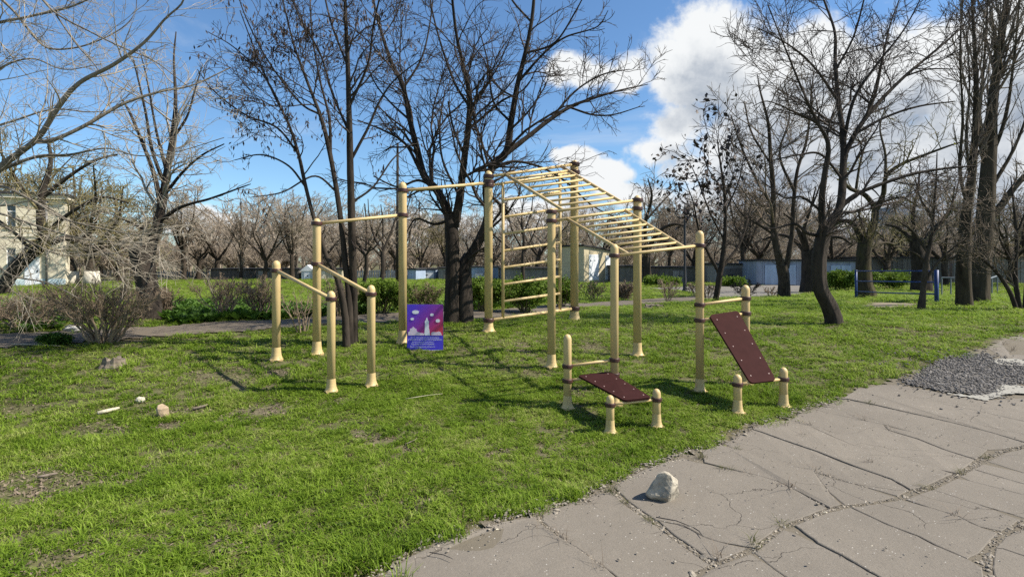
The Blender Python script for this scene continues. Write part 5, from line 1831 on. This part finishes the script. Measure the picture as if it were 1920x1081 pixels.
# ================================================================ grass, pebbles, litter (uncountable, geometry-node scatter)
def scatter(name, P, rot, scale, idx, meshes, m, parent=None):
    """one object that instances small meshes on its points"""
    me = bpy.data.meshes.new(name)
    n = len(P)
    me.vertices.add(n)
    me.vertices.foreach_set('co', np.asarray(P, np.float32).ravel())
    for nm, typ, val in (('rot', 'FLOAT_VECTOR', rot), ('siz', 'FLOAT_VECTOR', scale)):
        a = me.attributes.new(nm, typ, 'POINT')
        a.data.foreach_set('vector', np.asarray(val, np.float32).ravel())
    a = me.attributes.new('pick', 'INT', 'POINT')
    a.data.foreach_set('value', np.asarray(idx, np.int32))
    o = bpy.data.objects.new(name, me)
    COL.objects.link(o)
    o['kind'] = 'stuff'
    if parent is not None:
        o.parent = parent
    ng = bpy.data.node_groups.new(name, 'GeometryNodeTree')
    ng.interface.new_socket('Geometry', in_out='INPUT', socket_type='NodeSocketGeometry')
    ng.interface.new_socket('Geometry', in_out='OUTPUT', socket_type='NodeSocketGeometry')
    N, Lk = ng.nodes, ng.links
    gi, go = N.new('NodeGroupInput'), N.new('NodeGroupOutput')
    iop = N.new('GeometryNodeInstanceOnPoints')
    jn = N.new('GeometryNodeJoinGeometry')
    for k, ms in enumerate(meshes):
        ms.materials.clear()
        ms.materials.append(m[k] if isinstance(m, list) else m)
        so_ = bpy.data.objects.new(name + '_piece', ms)
        oi = N.new('GeometryNodeObjectInfo')
        oi.inputs['Object'].default_value = so_
        oi.inputs['As Instance'].default_value = True
        Lk.new(oi.outputs['Geometry'], jn.inputs[0])
    Lk.new(gi.outputs[0], iop.inputs['Points'])
    Lk.new(jn.outputs[0], iop.inputs['Instance'])
    iop.inputs['Pick Instance'].default_value = True

    def attr(nm, typ):
        nd = N.new('GeometryNodeInputNamedAttribute')
        nd.data_type = typ
        nd.inputs['Name'].default_value = nm
        return nd.outputs[0]
    Lk.new(attr('pick', 'INT'), iop.inputs['Instance Index'])
    Lk.new(attr('siz', 'FLOAT_VECTOR'), iop.inputs['Scale'])
    e2r = N.new('FunctionNodeEulerToRotation')
    Lk.new(attr('rot', 'FLOAT_VECTOR'), e2r.inputs[0])
    Lk.new(e2r.outputs[0], iop.inputs['Rotation'])
    Lk.new(iop.outputs[0], go.inputs[0])
    md = o.modifiers.new(name, 'NODES')
    md.node_group = ng
    return o


def tuft(nb, rad, hgt, wid, lean, seed):
    r = np.random.default_rng(seed)
    V_, Fq, Ft = [], [], []
    for k in range(nb):
        a, q = r.uniform(0, 6.283), math.sqrt(r.uniform(0, 1)) * rad
        x, y = q * math.cos(a), q * math.sin(a)
        h = hgt * r.uniform(.45, 1.15)
        b = r.uniform(0, 6.283)
        dx, dy = math.cos(b), math.sin(b)
        ln = h * lean * r.uniform(.2, 1.4)
        w = wid * r.uniform(.7, 1.3) / 2
        n = len(V_)
        for t, ww in ((0, 1.0), (.5, .85)):
            px_, py_ = x + dx * ln * t * t, y + dy * ln * t * t
            V_ += [(px_ - dy * w * ww, py_ + dx * w * ww, h * t * (1 - .15 * lean * t)), (px_ + dy * w * ww, py_ - dx * w * ww, h * t * (1 - .15 * lean * t))]
        V_.append((x + dx * ln, y + dy * ln, h * (1 - .3 * lean)))
        Fq.append((n, n + 1, n + 3, n + 2))
        Ft.append((n + 2, n + 3, n + 4))
    return make_mesh('tuft', np.array(V_), [np.array(Fq), np.array(Ft)])


def rosette(nb, rad, hgt, seed):
    """broad-leaved weed"""
    r = np.random.default_rng(seed)
    V_, Fq = [], []
    for k in range(nb):
        a = k * 2.4 + r.uniform(-.4, .4)
        L = rad * r.uniform(.5, 1.1)
        el_ = r.uniform(.25, 1.2)
        d = np.array([math.cos(a) * math.cos(el_), math.sin(a) * math.cos(el_), math.sin(el_) * hgt / rad])
        s = np.array([-math.sin(a), math.cos(a), 0]) * L * .3
        n = len(V_)
        V_ += [d * L * .12, d * L * .55 + s + [0, 0, .006], d * L * np.array([1, 1, .85]), d * L * .55 - s + [0, 0, .006]]
        Fq += [(n, n + 1, n + 2), (n, n + 2, n + 3)]
    return make_mesh('rosette', np.array(V_), [np.array(Fq)])


def pebble(seed, flat_=.6):
    r = np.random.default_rng(seed)
    V_ = []
    for z, k, rr_ in ((-.5, 5, .55), (0.05, 6, 1.0), (.5, 5, .62)):
        for a in range(6):
            t = a * math.pi / 3 + r.uniform(-.3, .3)
            q = rr_ * r.uniform(.7, 1.15)
            V_.append((q * math.cos(t), q * math.sin(t), z * flat_ * r.uniform(.8, 1.2)))
    f = [(i_ + b, (i_ + 1) % 6 + b, (i_ + 1) % 6 + 6 + b, i_ + 6 + b) for b in (0, 6) for i_ in range(6)]
    return make_mesh('pebble', np.array(V_), [np.array(f), np.array([[12, 13, 14, 15, 16, 17]])])


def vnoise(X, Y, s, seed):
    """smooth value noise, 0..1"""
    r = np.random.default_rng(seed)
    T = r.uniform(0, 1, (64, 64))
    x, y = X / s + 1000, Y / s + 1000
    i0, j0 = np.floor(x).astype(int), np.floor(y).astype(int)
    fx, fy = x - i0, y - j0
    fx, fy = fx * fx * (3 - 2 * fx), fy * fy * (3 - 2 * fy)
    a = T[i0 % 64, j0 % 64] * (1 - fx) + T[(i0 + 1) % 64, j0 % 64] * fx
    b = T[i0 % 64, (j0 + 1) % 64] * (1 - fx) + T[(i0 + 1) % 64, (j0 + 1) % 64] * fx
    return a * (1 - fy) + b * fy


rng = np.random.default_rng(31)
BARE = [(hit(x, y)[:2], r * .8) for x, y, r in ((410, 708, .38), (500, 768, .36), (180, 806, .42), (300, 775, .25), (370, 770, .2), (60, 900, .35), (170, 905, .28), (320, 800, .2), (520, 700, .18), (640, 750, .15), (700, 820, .12), (100, 1050, .18), (420, 1035, .1), (1110, 650, .3), (30, 770, .25), (1075, 735, .2), (930, 850, .12), (40, 930, .3), (1010, 705, .2))]


def bareness(X, Y):
    b = np.zeros(len(X))
    for c, r in BARE:
        d = np.hypot((X - c[0]) / 1.5, Y - c[1]) / r
        b = np.maximum(b, 1 - sstep(.45, 1.25, d + .5 * (vnoise(X, Y, .16, 4) - .5)))
    # trampled, thin turf in the middle of the lawn
    mid = np.exp(-(((X - .2) / 3.0) ** 2 + ((Y - 5.6) / 1.5) ** 2))
    left = np.exp(-(((X + 3.4) / 1.9) ** 2 + ((Y - 4.8) / 1.5) ** 2))
    v = vnoise(X, Y, .5, 9) * .55 + vnoise(X, Y, .15, 10) * .45
    b = np.maximum(b, sstep(.55, .76, v) * (.35 + .45 * mid + .45 * left))
    return b


def lawn_points(n, r0, r1, half):
    """area density falls with distance so that it looks even"""
    r = r0 * (r1 / r0) ** rng.uniform(0, 1, n)
    a = rng.uniform(-half, half, n)
    return r * np.sin(a), r * np.cos(a), r


polys_off = [np.array(path_poly), np.array(road_poly), np.array(pave_poly), np.array(sand_poly)]


def on_lawn(X, Y, edge=0.0):
    P = np.c_[X, Y]
    j = edge * (vnoise(X, Y, .2, 21) - .5) * 2
    Pj = P + np.c_[j, -j]
    k = np.ones(len(X), bool)
    for pl in polys_off:
        k &= ~inside(Pj, pl)
    return k


n = 30000
r = np.sqrt(rng.uniform(2.2 ** 2, 7.5 ** 2, n))
a = rng.uniform(-1.0, 1.0, n)
Xn, Yn, rn = r * np.sin(a), r * np.cos(a), r
Xf, Yf, rf = lawn_points(62000, 6.5, 60, .95)
X, Y, rr = np.r_[Xn, Xf], np.r_[Yn, Yf], np.r_[rn, rf]
k = on_lawn(X, Y, .15)
X, Y, rr = X[k], Y[k], rr[k]
bn = bareness(X, Y)
k = rng.uniform(0, 1, len(X)) > bn * .93
X, Y, rr, bn = X[k], Y[k], rr[k], bn[k]
# hollows without paths: height of the blades
hv = vnoise(X, Y, .9, 5) * .45 + vnoise(X, Y, .22, 6) * .55
hv = np.clip((hv - .5) * 1.7 + .5, 0, 1)
pe = np.array([hit(x, y)[:2] for x, y in EDGE[1:24]])
de = np.min(np.hypot(X[:, None] - pe[None, :, 0], Y[:, None] - pe[None, :, 1]), 1)
tall = np.exp(-(de / .35) ** 2) * (Y < 4.3) * .5 + np.exp(-(((X + .3) / 1.2) ** 2 + ((Y - 3.0) / .8) ** 2)) * .6
mid = np.exp(-(((X - .5) / 3.5) ** 2 + ((Y - 6.0) / 2.2) ** 2))
hs = (.42 + .95 * hv) * (1 - .4 * mid) * (1 - .5 * bn) + tall
hs *= np.where(rr > 9, .9, 1.0)
ws = np.clip(rr / 6.5, 1.0, 7.0)
sz = np.c_[ws * rng.uniform(.8, 1.25, len(X)), ws * rng.uniform(.8, 1.25, len(X)), hs * rng.uniform(.75, 1.25, len(X)) * np.clip(rr / 14, 1, 1.6)]
rot = np.c_[rng.normal(0, .12, len(X)), rng.normal(0, .12, len(X)), rng.uniform(0, 6.283, len(X))]
M['straw'] = leafmat('straw', [(0.16, 0.13, 0.06), (0.32, 0.27, 0.15)], 3.0, .3)
tufts = [tuft(20, .06, .085, .0062, 1.0, 40 + s) for s in range(5)] + [tuft(16, .055, .06, .008, 1.5, 50 + s) for s in range(2)] + [tuft(9, .06, .055, .004, 1.5, 55 + s) for s in range(2)]
scatter('grass', np.c_[X, Y, g(X, Y)], rot, sz, np.where(rng.uniform(0, 1, len(X)) < .05 + .35 * bn + .18 * mid * vnoise(X, Y, .4, 33), rng.integers(7, 9, len(X)), rng.integers(0, 7, len(X))), tufts, [M['grass']] * 7 + [M['straw']] * 2)
# broad-leaved weeds among the grass
n = 9000
X, Y, rr = lawn_points(n, 2.3, 26, .95)
k = on_lawn(X, Y) & (vnoise(X, Y, .6, 12) > .40)
X, Y, rr = X[k], Y[k], rr[k]
s = np.clip(rr / 9, 1, 2.4) * rng.uniform(.5, 1.3, len(X))
scatter('lawn_weeds', np.c_[X, Y, g(X, Y)], np.c_[0 * X, 0 * X, rng.uniform(0, 6.28, len(X))], np.c_[s, s, s], rng.integers(0, 3, len(X)), [rosette(10, .034, .04, 60 + q) for q in range(3)], M['leaf_green'])
# leafy ground cover beyond the path
reg = [px_poly([(250, 612), (300, 590), (330, 574), (420, 566), (520, 574), (600, 582), (700, 580), (700, 588), (530, 598), (455, 601), (350, 609)]), px_poly([(-150, 640), (-150, 570), (0, 572), (80, 578), (150, 596), (120, 620), (0, 627)]), px_poly([(720, 585), (850, 570), (1050, 566), (1080, 567), (930, 580), (850, 581)])]
Xs, Ys_ = [], []
for pl in reg:
    A = np.array(pl)
    n = 4200 if pl is not reg[2] else 1200
    x, y = rng.uniform(A[:, 0].min(), A[:, 0].max(), n), rng.uniform(A[:, 1].min(), A[:, 1].max(), n)
    k = inside(np.c_[x, y], pl) & (vnoise(x, y, .8, 15) > .22)
    Xs.append(x[k])
    Ys_.append(y[k])
X, Y = np.concatenate(Xs), np.concatenate(Ys_)
s = rng.uniform(.8, 1.7, len(X))
scatter('ground_cover', np.c_[X, Y, g(X, Y)], np.c_[0 * X, 0 * X, rng.uniform(0, 6.28, len(X))], np.c_[s, s, s], rng.integers(0, 3, len(X)), [rosette(12, .16, .22, 70 + q) for q in range(3)], M['leaf_plant'])

# dead leaves and chips on the bare spots
Xs, Ys_ = [], []
for c, r in BARE:
    n = int(420 * (r / .3) ** 1.5)
    q, a = r * 1.3 * np.sqrt(rng.uniform(0, 1, n)), rng.uniform(0, 6.283, n)
    Xs.append(c[0] + 1.5 * q * np.cos(a))
    Ys_.append(c[1] + q * np.sin(a))
X, Y, rr = lawn_points(26000, 2.3, 16, .95)
k = on_lawn(X, Y) & (rng.uniform(0, 1, len(X)) < .10 + bareness(X, Y))
X, Y = np.concatenate(Xs + [X[k]]), np.concatenate(Ys_ + [Y[k]])


def chip(seed):
    r = np.random.default_rng(seed)
    L, w = 1.0, r.uniform(.12, .5)
    return make_mesh('chip', np.array([(-L, 0, 0), (-.2, -w, .12), (L, 0, .05), (.1, w, .2)]), [np.array([[0, 1, 2], [0, 2, 3]])])


s = rng.uniform(.008, .024, len(X))
scatter('leaf_litter', np.c_[X, Y, g(X, Y) + .012], np.c_[rng.normal(0, .5, len(X)), rng.normal(0, .5, len(X)), rng.uniform(0, 6.28, len(X))], np.c_[s, s, s], rng.integers(0, 4, len(X)), [chip(80 + q) for q in range(4)], M['litter'])

# pebbles along the pavement edge, in its joints and over the slabs
def along(pts, n, spread):
    P = np.array([hit(x, y)[:2] for x, y in pts])
    d = np.r_[0, np.cumsum(np.linalg.norm(np.diff(P, axis=0), axis=1))]
    u = rng.uniform(0, d[-1], n)
    q = np.c_[np.interp(u, d, P[:, 0]), np.interp(u, d, P[:, 1])]
    return q + rng.normal(0, spread, (n, 2))


JOINT1 = [(1200, 1130), (1300, 1078), (1348, 1061), (1407, 1038), (1468, 993), (1503, 980), (1552, 964), (1584, 954), (1684, 940), (1733, 922), (1794, 896), (1842, 866), (1881, 849), (1920, 840), (2000, 825)]
JOINT2 = [(1856, 1120), (1849, 1064), (1859, 1022), (1878, 1006), (1920, 983), (2000, 956)]
JOINT3 = [(1146, 924), (1178, 953), (1223, 982), (1262, 1015), (1320, 1056), (1345, 1064)]
JOINT4 = [(1010, 978), (1058, 1022), (1087, 1041), (1139, 1077)]
JOINT5 = [(1300, 873), (1416, 899), (1455, 909), (1500, 932), (1555, 961)]
JOINT6 = [(1348, 838), (1410, 857), (1468, 875), (1526, 889), (1626, 919)]
Q = [along(EDGE[1:21], 1500, .05), along(JOINT1, 1300, .022), along(JOINT2, 420, .03), along(JOINT3, 420, .02), along(JOINT4, 160, .015), along(JOINT5, 220, .015), along(JOINT6, 220, .014)]
lift = [np.full(len(q), .022) for q in Q]
lift[0][:] = .03
n = 2600
x, y = rng.uniform(-.8, 6, n), rng.uniform(2.2, 8, n)
k = inside(np.c_[x, y], pave_poly)
Q.append(np.c_[x[k], y[k]])
lift.append(np.full(k.sum(), .042))
Q, lift = np.concatenate(Q), np.concatenate(lift)
s = rng.gamma(1.6, .0028, len(Q)) + .0022
s[-k.sum():] *= .6
pebs = [pebble(90 + q) for q in range(5)]
scatter('pebbles', np.c_[Q, g(Q[:, 0], Q[:, 1]) + lift], np.c_[rng.normal(0, .3, len(Q)), rng.normal(0, .3, len(Q)), rng.uniform(0, 6.28, len(Q))], np.c_[s, s, s], rng.integers(0, 5, len(Q)), pebs, M['pebble'])
A = np.array(gravel_poly)
n = 17000
x, y = rng.uniform(A[:, 0].min() - .5, A[:, 0].max(), n), rng.uniform(A[:, 1].min() - .6, A[:, 1].max() + .5, n)
k = inside(np.c_[x, y] + rng.normal(0, 1, (n, 2)) * rng.choice([.05, .35], (n, 1), p=(.8, .2)), gravel_poly)
X, Y = x[k], y[k]
s = rng.uniform(.007, .021, len(X))
scatter('gravel', np.c_[X, Y, g(X, Y) + .042], np.c_[rng.normal(0, .4, len(X)), rng.normal(0, .4, len(X)), rng.uniform(0, 6.28, len(X))], np.c_[s, s, s], rng.integers(0, 5, len(X)), [pebble(95 + q, .8) for q in range(5)], M['gravel'])

# far wood closing the view: hundreds of bare trees nobody could count
rng = np.random.default_rng(78)
n = 280
Yw = rng.uniform(70, 150, n)
X = rng.uniform(-1.15, 1.25, n) * Yw
wm_ = []
for kd in ('spreading', 'upright', 'low'):
    me = GEN[kd][1].copy()
    wm_.append(me)
    # the stem joins the twigs in one piece
    import bmesh
    bm_ = bmesh.new()
    bm_.from_mesh(me)
    bm_.from_mesh(GEN[kd][0])
    bm_.to_mesh(me)
    bm_.free()
    smooth(me)
idx = rng.choice(3, n, p=(.5, .35, .15))
s = rng.uniform(.65, 1.45, n) * np.where(idx == 2, 1.2, np.where(idx == 1, .95, 1.05))
Xu = rng.uniform(-62, 75, 300)
Yu = rng.uniform(63, 72, 300)
X, Yw, idx = np.r_[X, Xu], np.r_[Yw, Yu], np.r_[idx, np.full(300, 2)]
s = np.r_[s, rng.uniform(.3, .55, 300)]
n += 300
scatter('far_wood', np.c_[X, Yw, g(X, Yw)], np.c_[0 * X, 0 * X, rng.uniform(0, 6.28, n)], np.c_[s * 1.25, s * 1.25, s], idx, wm_, M['twig_far'])

# ---------------------------------------------------------------- weeds in the cracks, each on its own
WEEDS = [
    (1362, 886, 1.2, 1, 'bright green tuft at the lawn end of the joint above the pale rock'),
    (1318, 864, 1.3, 1, 'green tuft at the lawn edge directly above right of the pale rock'),
    (1383, 846, 0.9, 1, 'flat green tuft in the crack below the two front posts of the low bench'),
    (1472, 803, 1.0, 0, 'dry weed nearest the lawn below the left low post of the sloping bench'),
    (1517, 800, 1.2, 0, 'dry branching weed on the slab below the right low post of the sloping bench'),
    (1506, 822, 1.0, 0, 'low dry weed, lowest of the three below the sloping bench'),
    (1405, 897, 0.9, 0, 'small dry weed in the joint right of the bright green tuft above the rock'),
    (1480, 921, 1.3, 0, 'spindly dry weed where the cracks fork right of the pale rock'),
    (1533, 886, 1.2, 0, 'dry weed at the top of the short slanting crack'),
    (1557, 897, 0.9, 0, 'dry weed just right of the short slanting crack'),
    (1620, 790, 1.2, 0, 'tall dry weed in the middle joint of the upper pavement'),
    (1797, 976, 1.5, 0, 'large dry weed on the slab strip at the far lower right'),
    (1737, 920, 1.1, 1, 'green tuft in the long diagonal joint, third from its upper end'),
    (1800, 893, 1.1, 1, 'green tuft in the long diagonal joint, second from its upper end'),
    (1845, 862, 1.1, 1, 'green tuft in the long diagonal joint, uppermost'),
    (1009, 993, 1.1, 0, 'dry weed at the lawn end of the lowest left joint'),
    (1045, 1010, 1.0, 0, 'dry weed in the lowest left joint, second from the lawn'),
    (1062, 1022, 1.2, 0, 'dry weed in the lowest left joint, third from the lawn'),
    (1125, 1074, 1.1, 0, 'dry weed at the bottom edge in the lowest left joint'),
    (1145, 930, 1.5, 1, 'large green tuft at the pavement corner left of the pale rock'),
    (1170, 948, 1.0, 1, 'green tuft in the joint below left of the pale rock'),
    (1220, 985, 1.0, 1, 'green tuft in the joint beside the dark forked twig'),
    (1105, 950, 0.9, 0, 'dry weed on the lawn fringe left of the pavement corner'),
    (1632, 760, 1.3, 1, 'flat green tuft near the lawn in the joint left of the gravel patch'),
    (1668, 810, 0.9, 0, 'small dry weed where two cracks meet on the upper pavement'),
    (1630, 872, 1.0, 0, 'small dry weed in the centre of the pavement'),
    (1470, 990, 1.2, 1, 'green tuft in the long diagonal joint, fourth from its upper end'),
    (1415, 1028, 1.3, 1, 'green tuft in the long diagonal joint, lowest'),
    (1350, 1056, 1.2, 0, 'dry weed at the lower end of the long diagonal joint'),
    (1910, 1000, 1.2, 0, 'dry weed at the right picture edge in the short lower joint'),
    (1885, 648, 1.4, 0, 'dry weed on the slab above the gravel patch, nearest the lawn'),
    (1900, 660, 1.4, 0, 'dry weed on the slab above the gravel patch, rightmost'),
    (1870, 660, 1.2, 0, 'dry weed on the slab above the gravel patch, lowest'),
]
wm = [tuft(22, .035, .085, .0035, 1.1, 200 + q) for q in range(3)]
dry = [tuft(9, .03, .12, .003, 1.3, 210 + q) for q in range(3)]
for ms in wm:
    ms.materials.append(M['weed'])
for ms in dry:
    ms.materials.append(M['twig_brown'])
rng = np.random.default_rng(41)
for q, (x, y, s, fresh, lab) in enumerate(WEEDS):
    b = hit(x, y)
    o = add('weed', (wm if fresh else dry)[q % 3], None, None, loc=(b[0], b[1], b[2] + .015))
    o.rotation_euler = (0, 0, rng.uniform(0, 6.28))
    o.scale = (s, s, s * rng.uniform(.55, .95))
    tag(o, lab, 'weed', 'green tufts in the pavement cracks' if fresh else 'dry weeds in the pavement cracks')

# ================================================================ stones, stump, sticks
def rock_mesh(name, rx, ry, rz, seed, sub=3, amp=.22, cuts=7):
    import bmesh
    r = np.random.default_rng(seed)
    bm = bmesh.new()
    bmesh.ops.create_icosphere(bm, subdivisions=sub, radius=1)
    nr = r.normal(0, 1, (cuts, 3))
    nr /= np.linalg.norm(nr, axis=1, keepdims=True)
    off = r.uniform(.62, .85, cuts)
    for v in bm.verts:
        p = np.array(v.co)
        for a_, d_ in zip(nr, off):
            e_ = p @ a_ - d_
            if e_ > 0:
                p = p - a_ * e_ * .92
        p = p * (1 + amp * .18 * (math.sin(5 * p[0] + seed) + math.sin(6 * p[1] + 2 * p[2]) + math.sin(7 * p[2] - 3 * p[0])) + r.normal(0, .012))
        v.co = (p[0] * rx, p[1] * ry, p[2] * rz)
    me = bpy.data.meshes.new(name)
    bm.to_mesh(me)
    bm.free()
    return me


b = hit(1247, 942)
k = b[1] / F
rk = add('boulder', rock_mesh('boulder', 35 * k, 31 * k, 34 * k, 21, 4, .3, 11), M['rock'], loc=(b[0], b[1] + .03, b[2] + 23 * k), sm=False)
rk.rotation_euler = (.3, -.1, .4)
tag(rk, 'pale grey head-sized rock lying on the concrete slab near the lawn edge', 'rock')
for x, y, sx, sz_, m, sd, lab in ((304, 783, 13, 15, 'stone_tan', 3, 'tan broken stone standing upright in the grass at the left'), (263, 754, 8, 7, 'stone_pale', 4, 'small pale stone half hidden in grass behind the tan stone'), (1801, 772, 8, 3.5, 'black_metal', 5, 'small dark flat stone lying on the pavement below the gravel'), (480, 597, 12, 6, 'stone_pale', 6, 'pale stones at the path edge under the bare upright shrub'), (1345, 559, 6, 3, 'stone_pale', 7, 'pale stone at the road edge beside the two-stemmed tree'), (932, 997, 6, 4, 'stone_pale', 9, 'small pale stone in the grass fringe above the pavement corner'), (1258, 949, 5, 3, 'stone_pale', 10, 'white chip beside the pale rock on the slab'), (1636, 1030, 6, 5, 'stone_pale', 11, 'whitish pebble on the slab right of the long diagonal joint'), (1548, 965, 6, 4, 'stone_pale', 12, 'white chip lying in the diagonal gravel joint')):
    b = hit(x, y)
    k = b[1] / F
    o = add('stone', rock_mesh('stone', sx * k, sx * .8 * k, sz_ * k, sd, 2), M[m], loc=(b[0], b[1], b[2] + sz_ * k * .75))
    tag(o, lab, 'stone')

# old stump at the left and flat cut stump near the road
for x, y, rp, hp, lab, sd in ((213, 688, 19, 16, 'low weathered grey stump with split top in the grass at the left', 1), (1226, 577, 17, 6, 'flat cut stump in the grass near the road', 2)):
    b = hit(x, y)
    k = b[1] / F
    t = thing('tree_stump', lab, 'stump', b)
    r_ = np.random.default_rng(sd)
    sd_ = 18
    th = np.arange(sd_) * 2 * math.pi / sd_
    prof = 1 + .16 * r_.normal(0, 1, sd_)
    V_ = []
    for zz, f in ((-.05, 1.35), (.02, 1.2), (hp * k * .5, .98), (hp * k, .92)):
        top = zz > hp * k * .9
        zj = zz + (r_.normal(0, .16 * hp * k, sd_) if top else 0)
        V_.append(np.c_[rp * k * f * prof * np.cos(th), rp * k * .8 * f * prof * np.sin(th), np.broadcast_to(zj, sd_)])
    V_.append(np.array([[0, 0, hp * k * .72]]))
    ii = np.arange(sd_)
    jj = (ii + 1) % sd_
    mb = MB().add(np.concatenate(V_), [np.c_[a_ * sd_ + ii, a_ * sd_ + jj, (a_ + 1) * sd_ + jj, (a_ + 1) * sd_ + ii] for a_ in range(3)] + [np.c_[3 * sd_ + ii, 3 * sd_ + jj, np.full(sd_, 4 * sd_)]])
    add('stump', mb, M['wood_grey'], t)
    mb = MB()
    for q in range(5):
        a_ = r_.uniform(0, 6.28)
        mb.tube([(rp * k * .75 * math.cos(a_), rp * k * .6 * math.sin(a_), hp * k * .3), (rp * k * 1.1 * math.cos(a_), rp * k * .9 * math.sin(a_), .02), (rp * k * 1.4 * math.cos(a_), rp * k * 1.15 * math.sin(a_), -.03)], [.03, .022, .012], 6)
    add('root', mb, M['wood_grey'], t)


def stick(x0, y0, x1, y1, rad, m, name, lab, cat, lift=.03, bend=.03):
    a, c = hit(x0, y0), hit(x1, y1)
    mid_ = (a + c) / 2 + np.array([bend, bend, 0])
    for p in (a, mid_, c):
        p[2] = gz(p[0], p[1]) + lift
    mb = MB().tube(np.array([a, a * .45 + mid_ * .55, mid_, mid_ * .5 + c * .5, c]) - a, [rad, rad * 1.05, rad * .9, rad * .8, rad * .5], 7)
    o = add(name, smooth(mb.mesh(name)), M[m], loc=a)
    return tag(o, lab, cat)


stick(183, 779, 224, 769, .022, 'wood_pale', 'wood_piece', 'pale bleached piece of wood lying in the grass left of the tan stone', 'wood')
stick(362, 771, 390, 762, .013, 'wood_grey', 'stick', 'short grey stick in the grass right of the tan stone', 'stick')
stick(70, 901, 108, 893, .012, 'wood_grey', 'stick', 'grey stick on the bare soil patch at the lower left', 'stick')
stick(760, 752, 830, 742, .0035, 'wood_pale', 'stick', 'thin dry stalk lying in the middle of the lawn', 'stick')
stick(760, 838, 782, 826, .004, 'wood_grey', 'stick', 'short dry stalk lying on the lawn before the benches', 'stick')
stick(20, 648, 118, 652, .008, 'wood_pale', 'stick', 'long thin pale branch lying along the path edge at the left', 'stick')
stick(-20, 612, 45, 606, .02, 'wood_grey', 'fallen_branch', 'fallen grey branch on the far path edge at the left', 'branch')
stick(1230, 981, 1300, 1001, .0032, 'black_metal', 'twig', 'dark forked twig lying across the slab below the rock', 'twig', .045, .02)
stick(1300, 1001, 1318, 1018, .003, 'black_metal', 'twig', 'short dark twig at the end of the forked one below the rock', 'twig', .045, .01)
stick(806, 1049, 850, 1062, .0025, 'black_metal', 'twig', 'thin dark twig on the slab at the lower left corner of the pavement', 'twig', .045, .01)
b = hit(140, 620)
k = b[1] / F
o = add('rag', rock_mesh('rag', 22 * k, 12 * k, 7 * k, 15, 3, .5), M['rag'], loc=(b[0], b[1], b[2] + 4 * k))
tag(o, 'crumpled pale rag lying on the path edge behind the fan-shaped shrub', 'rag')
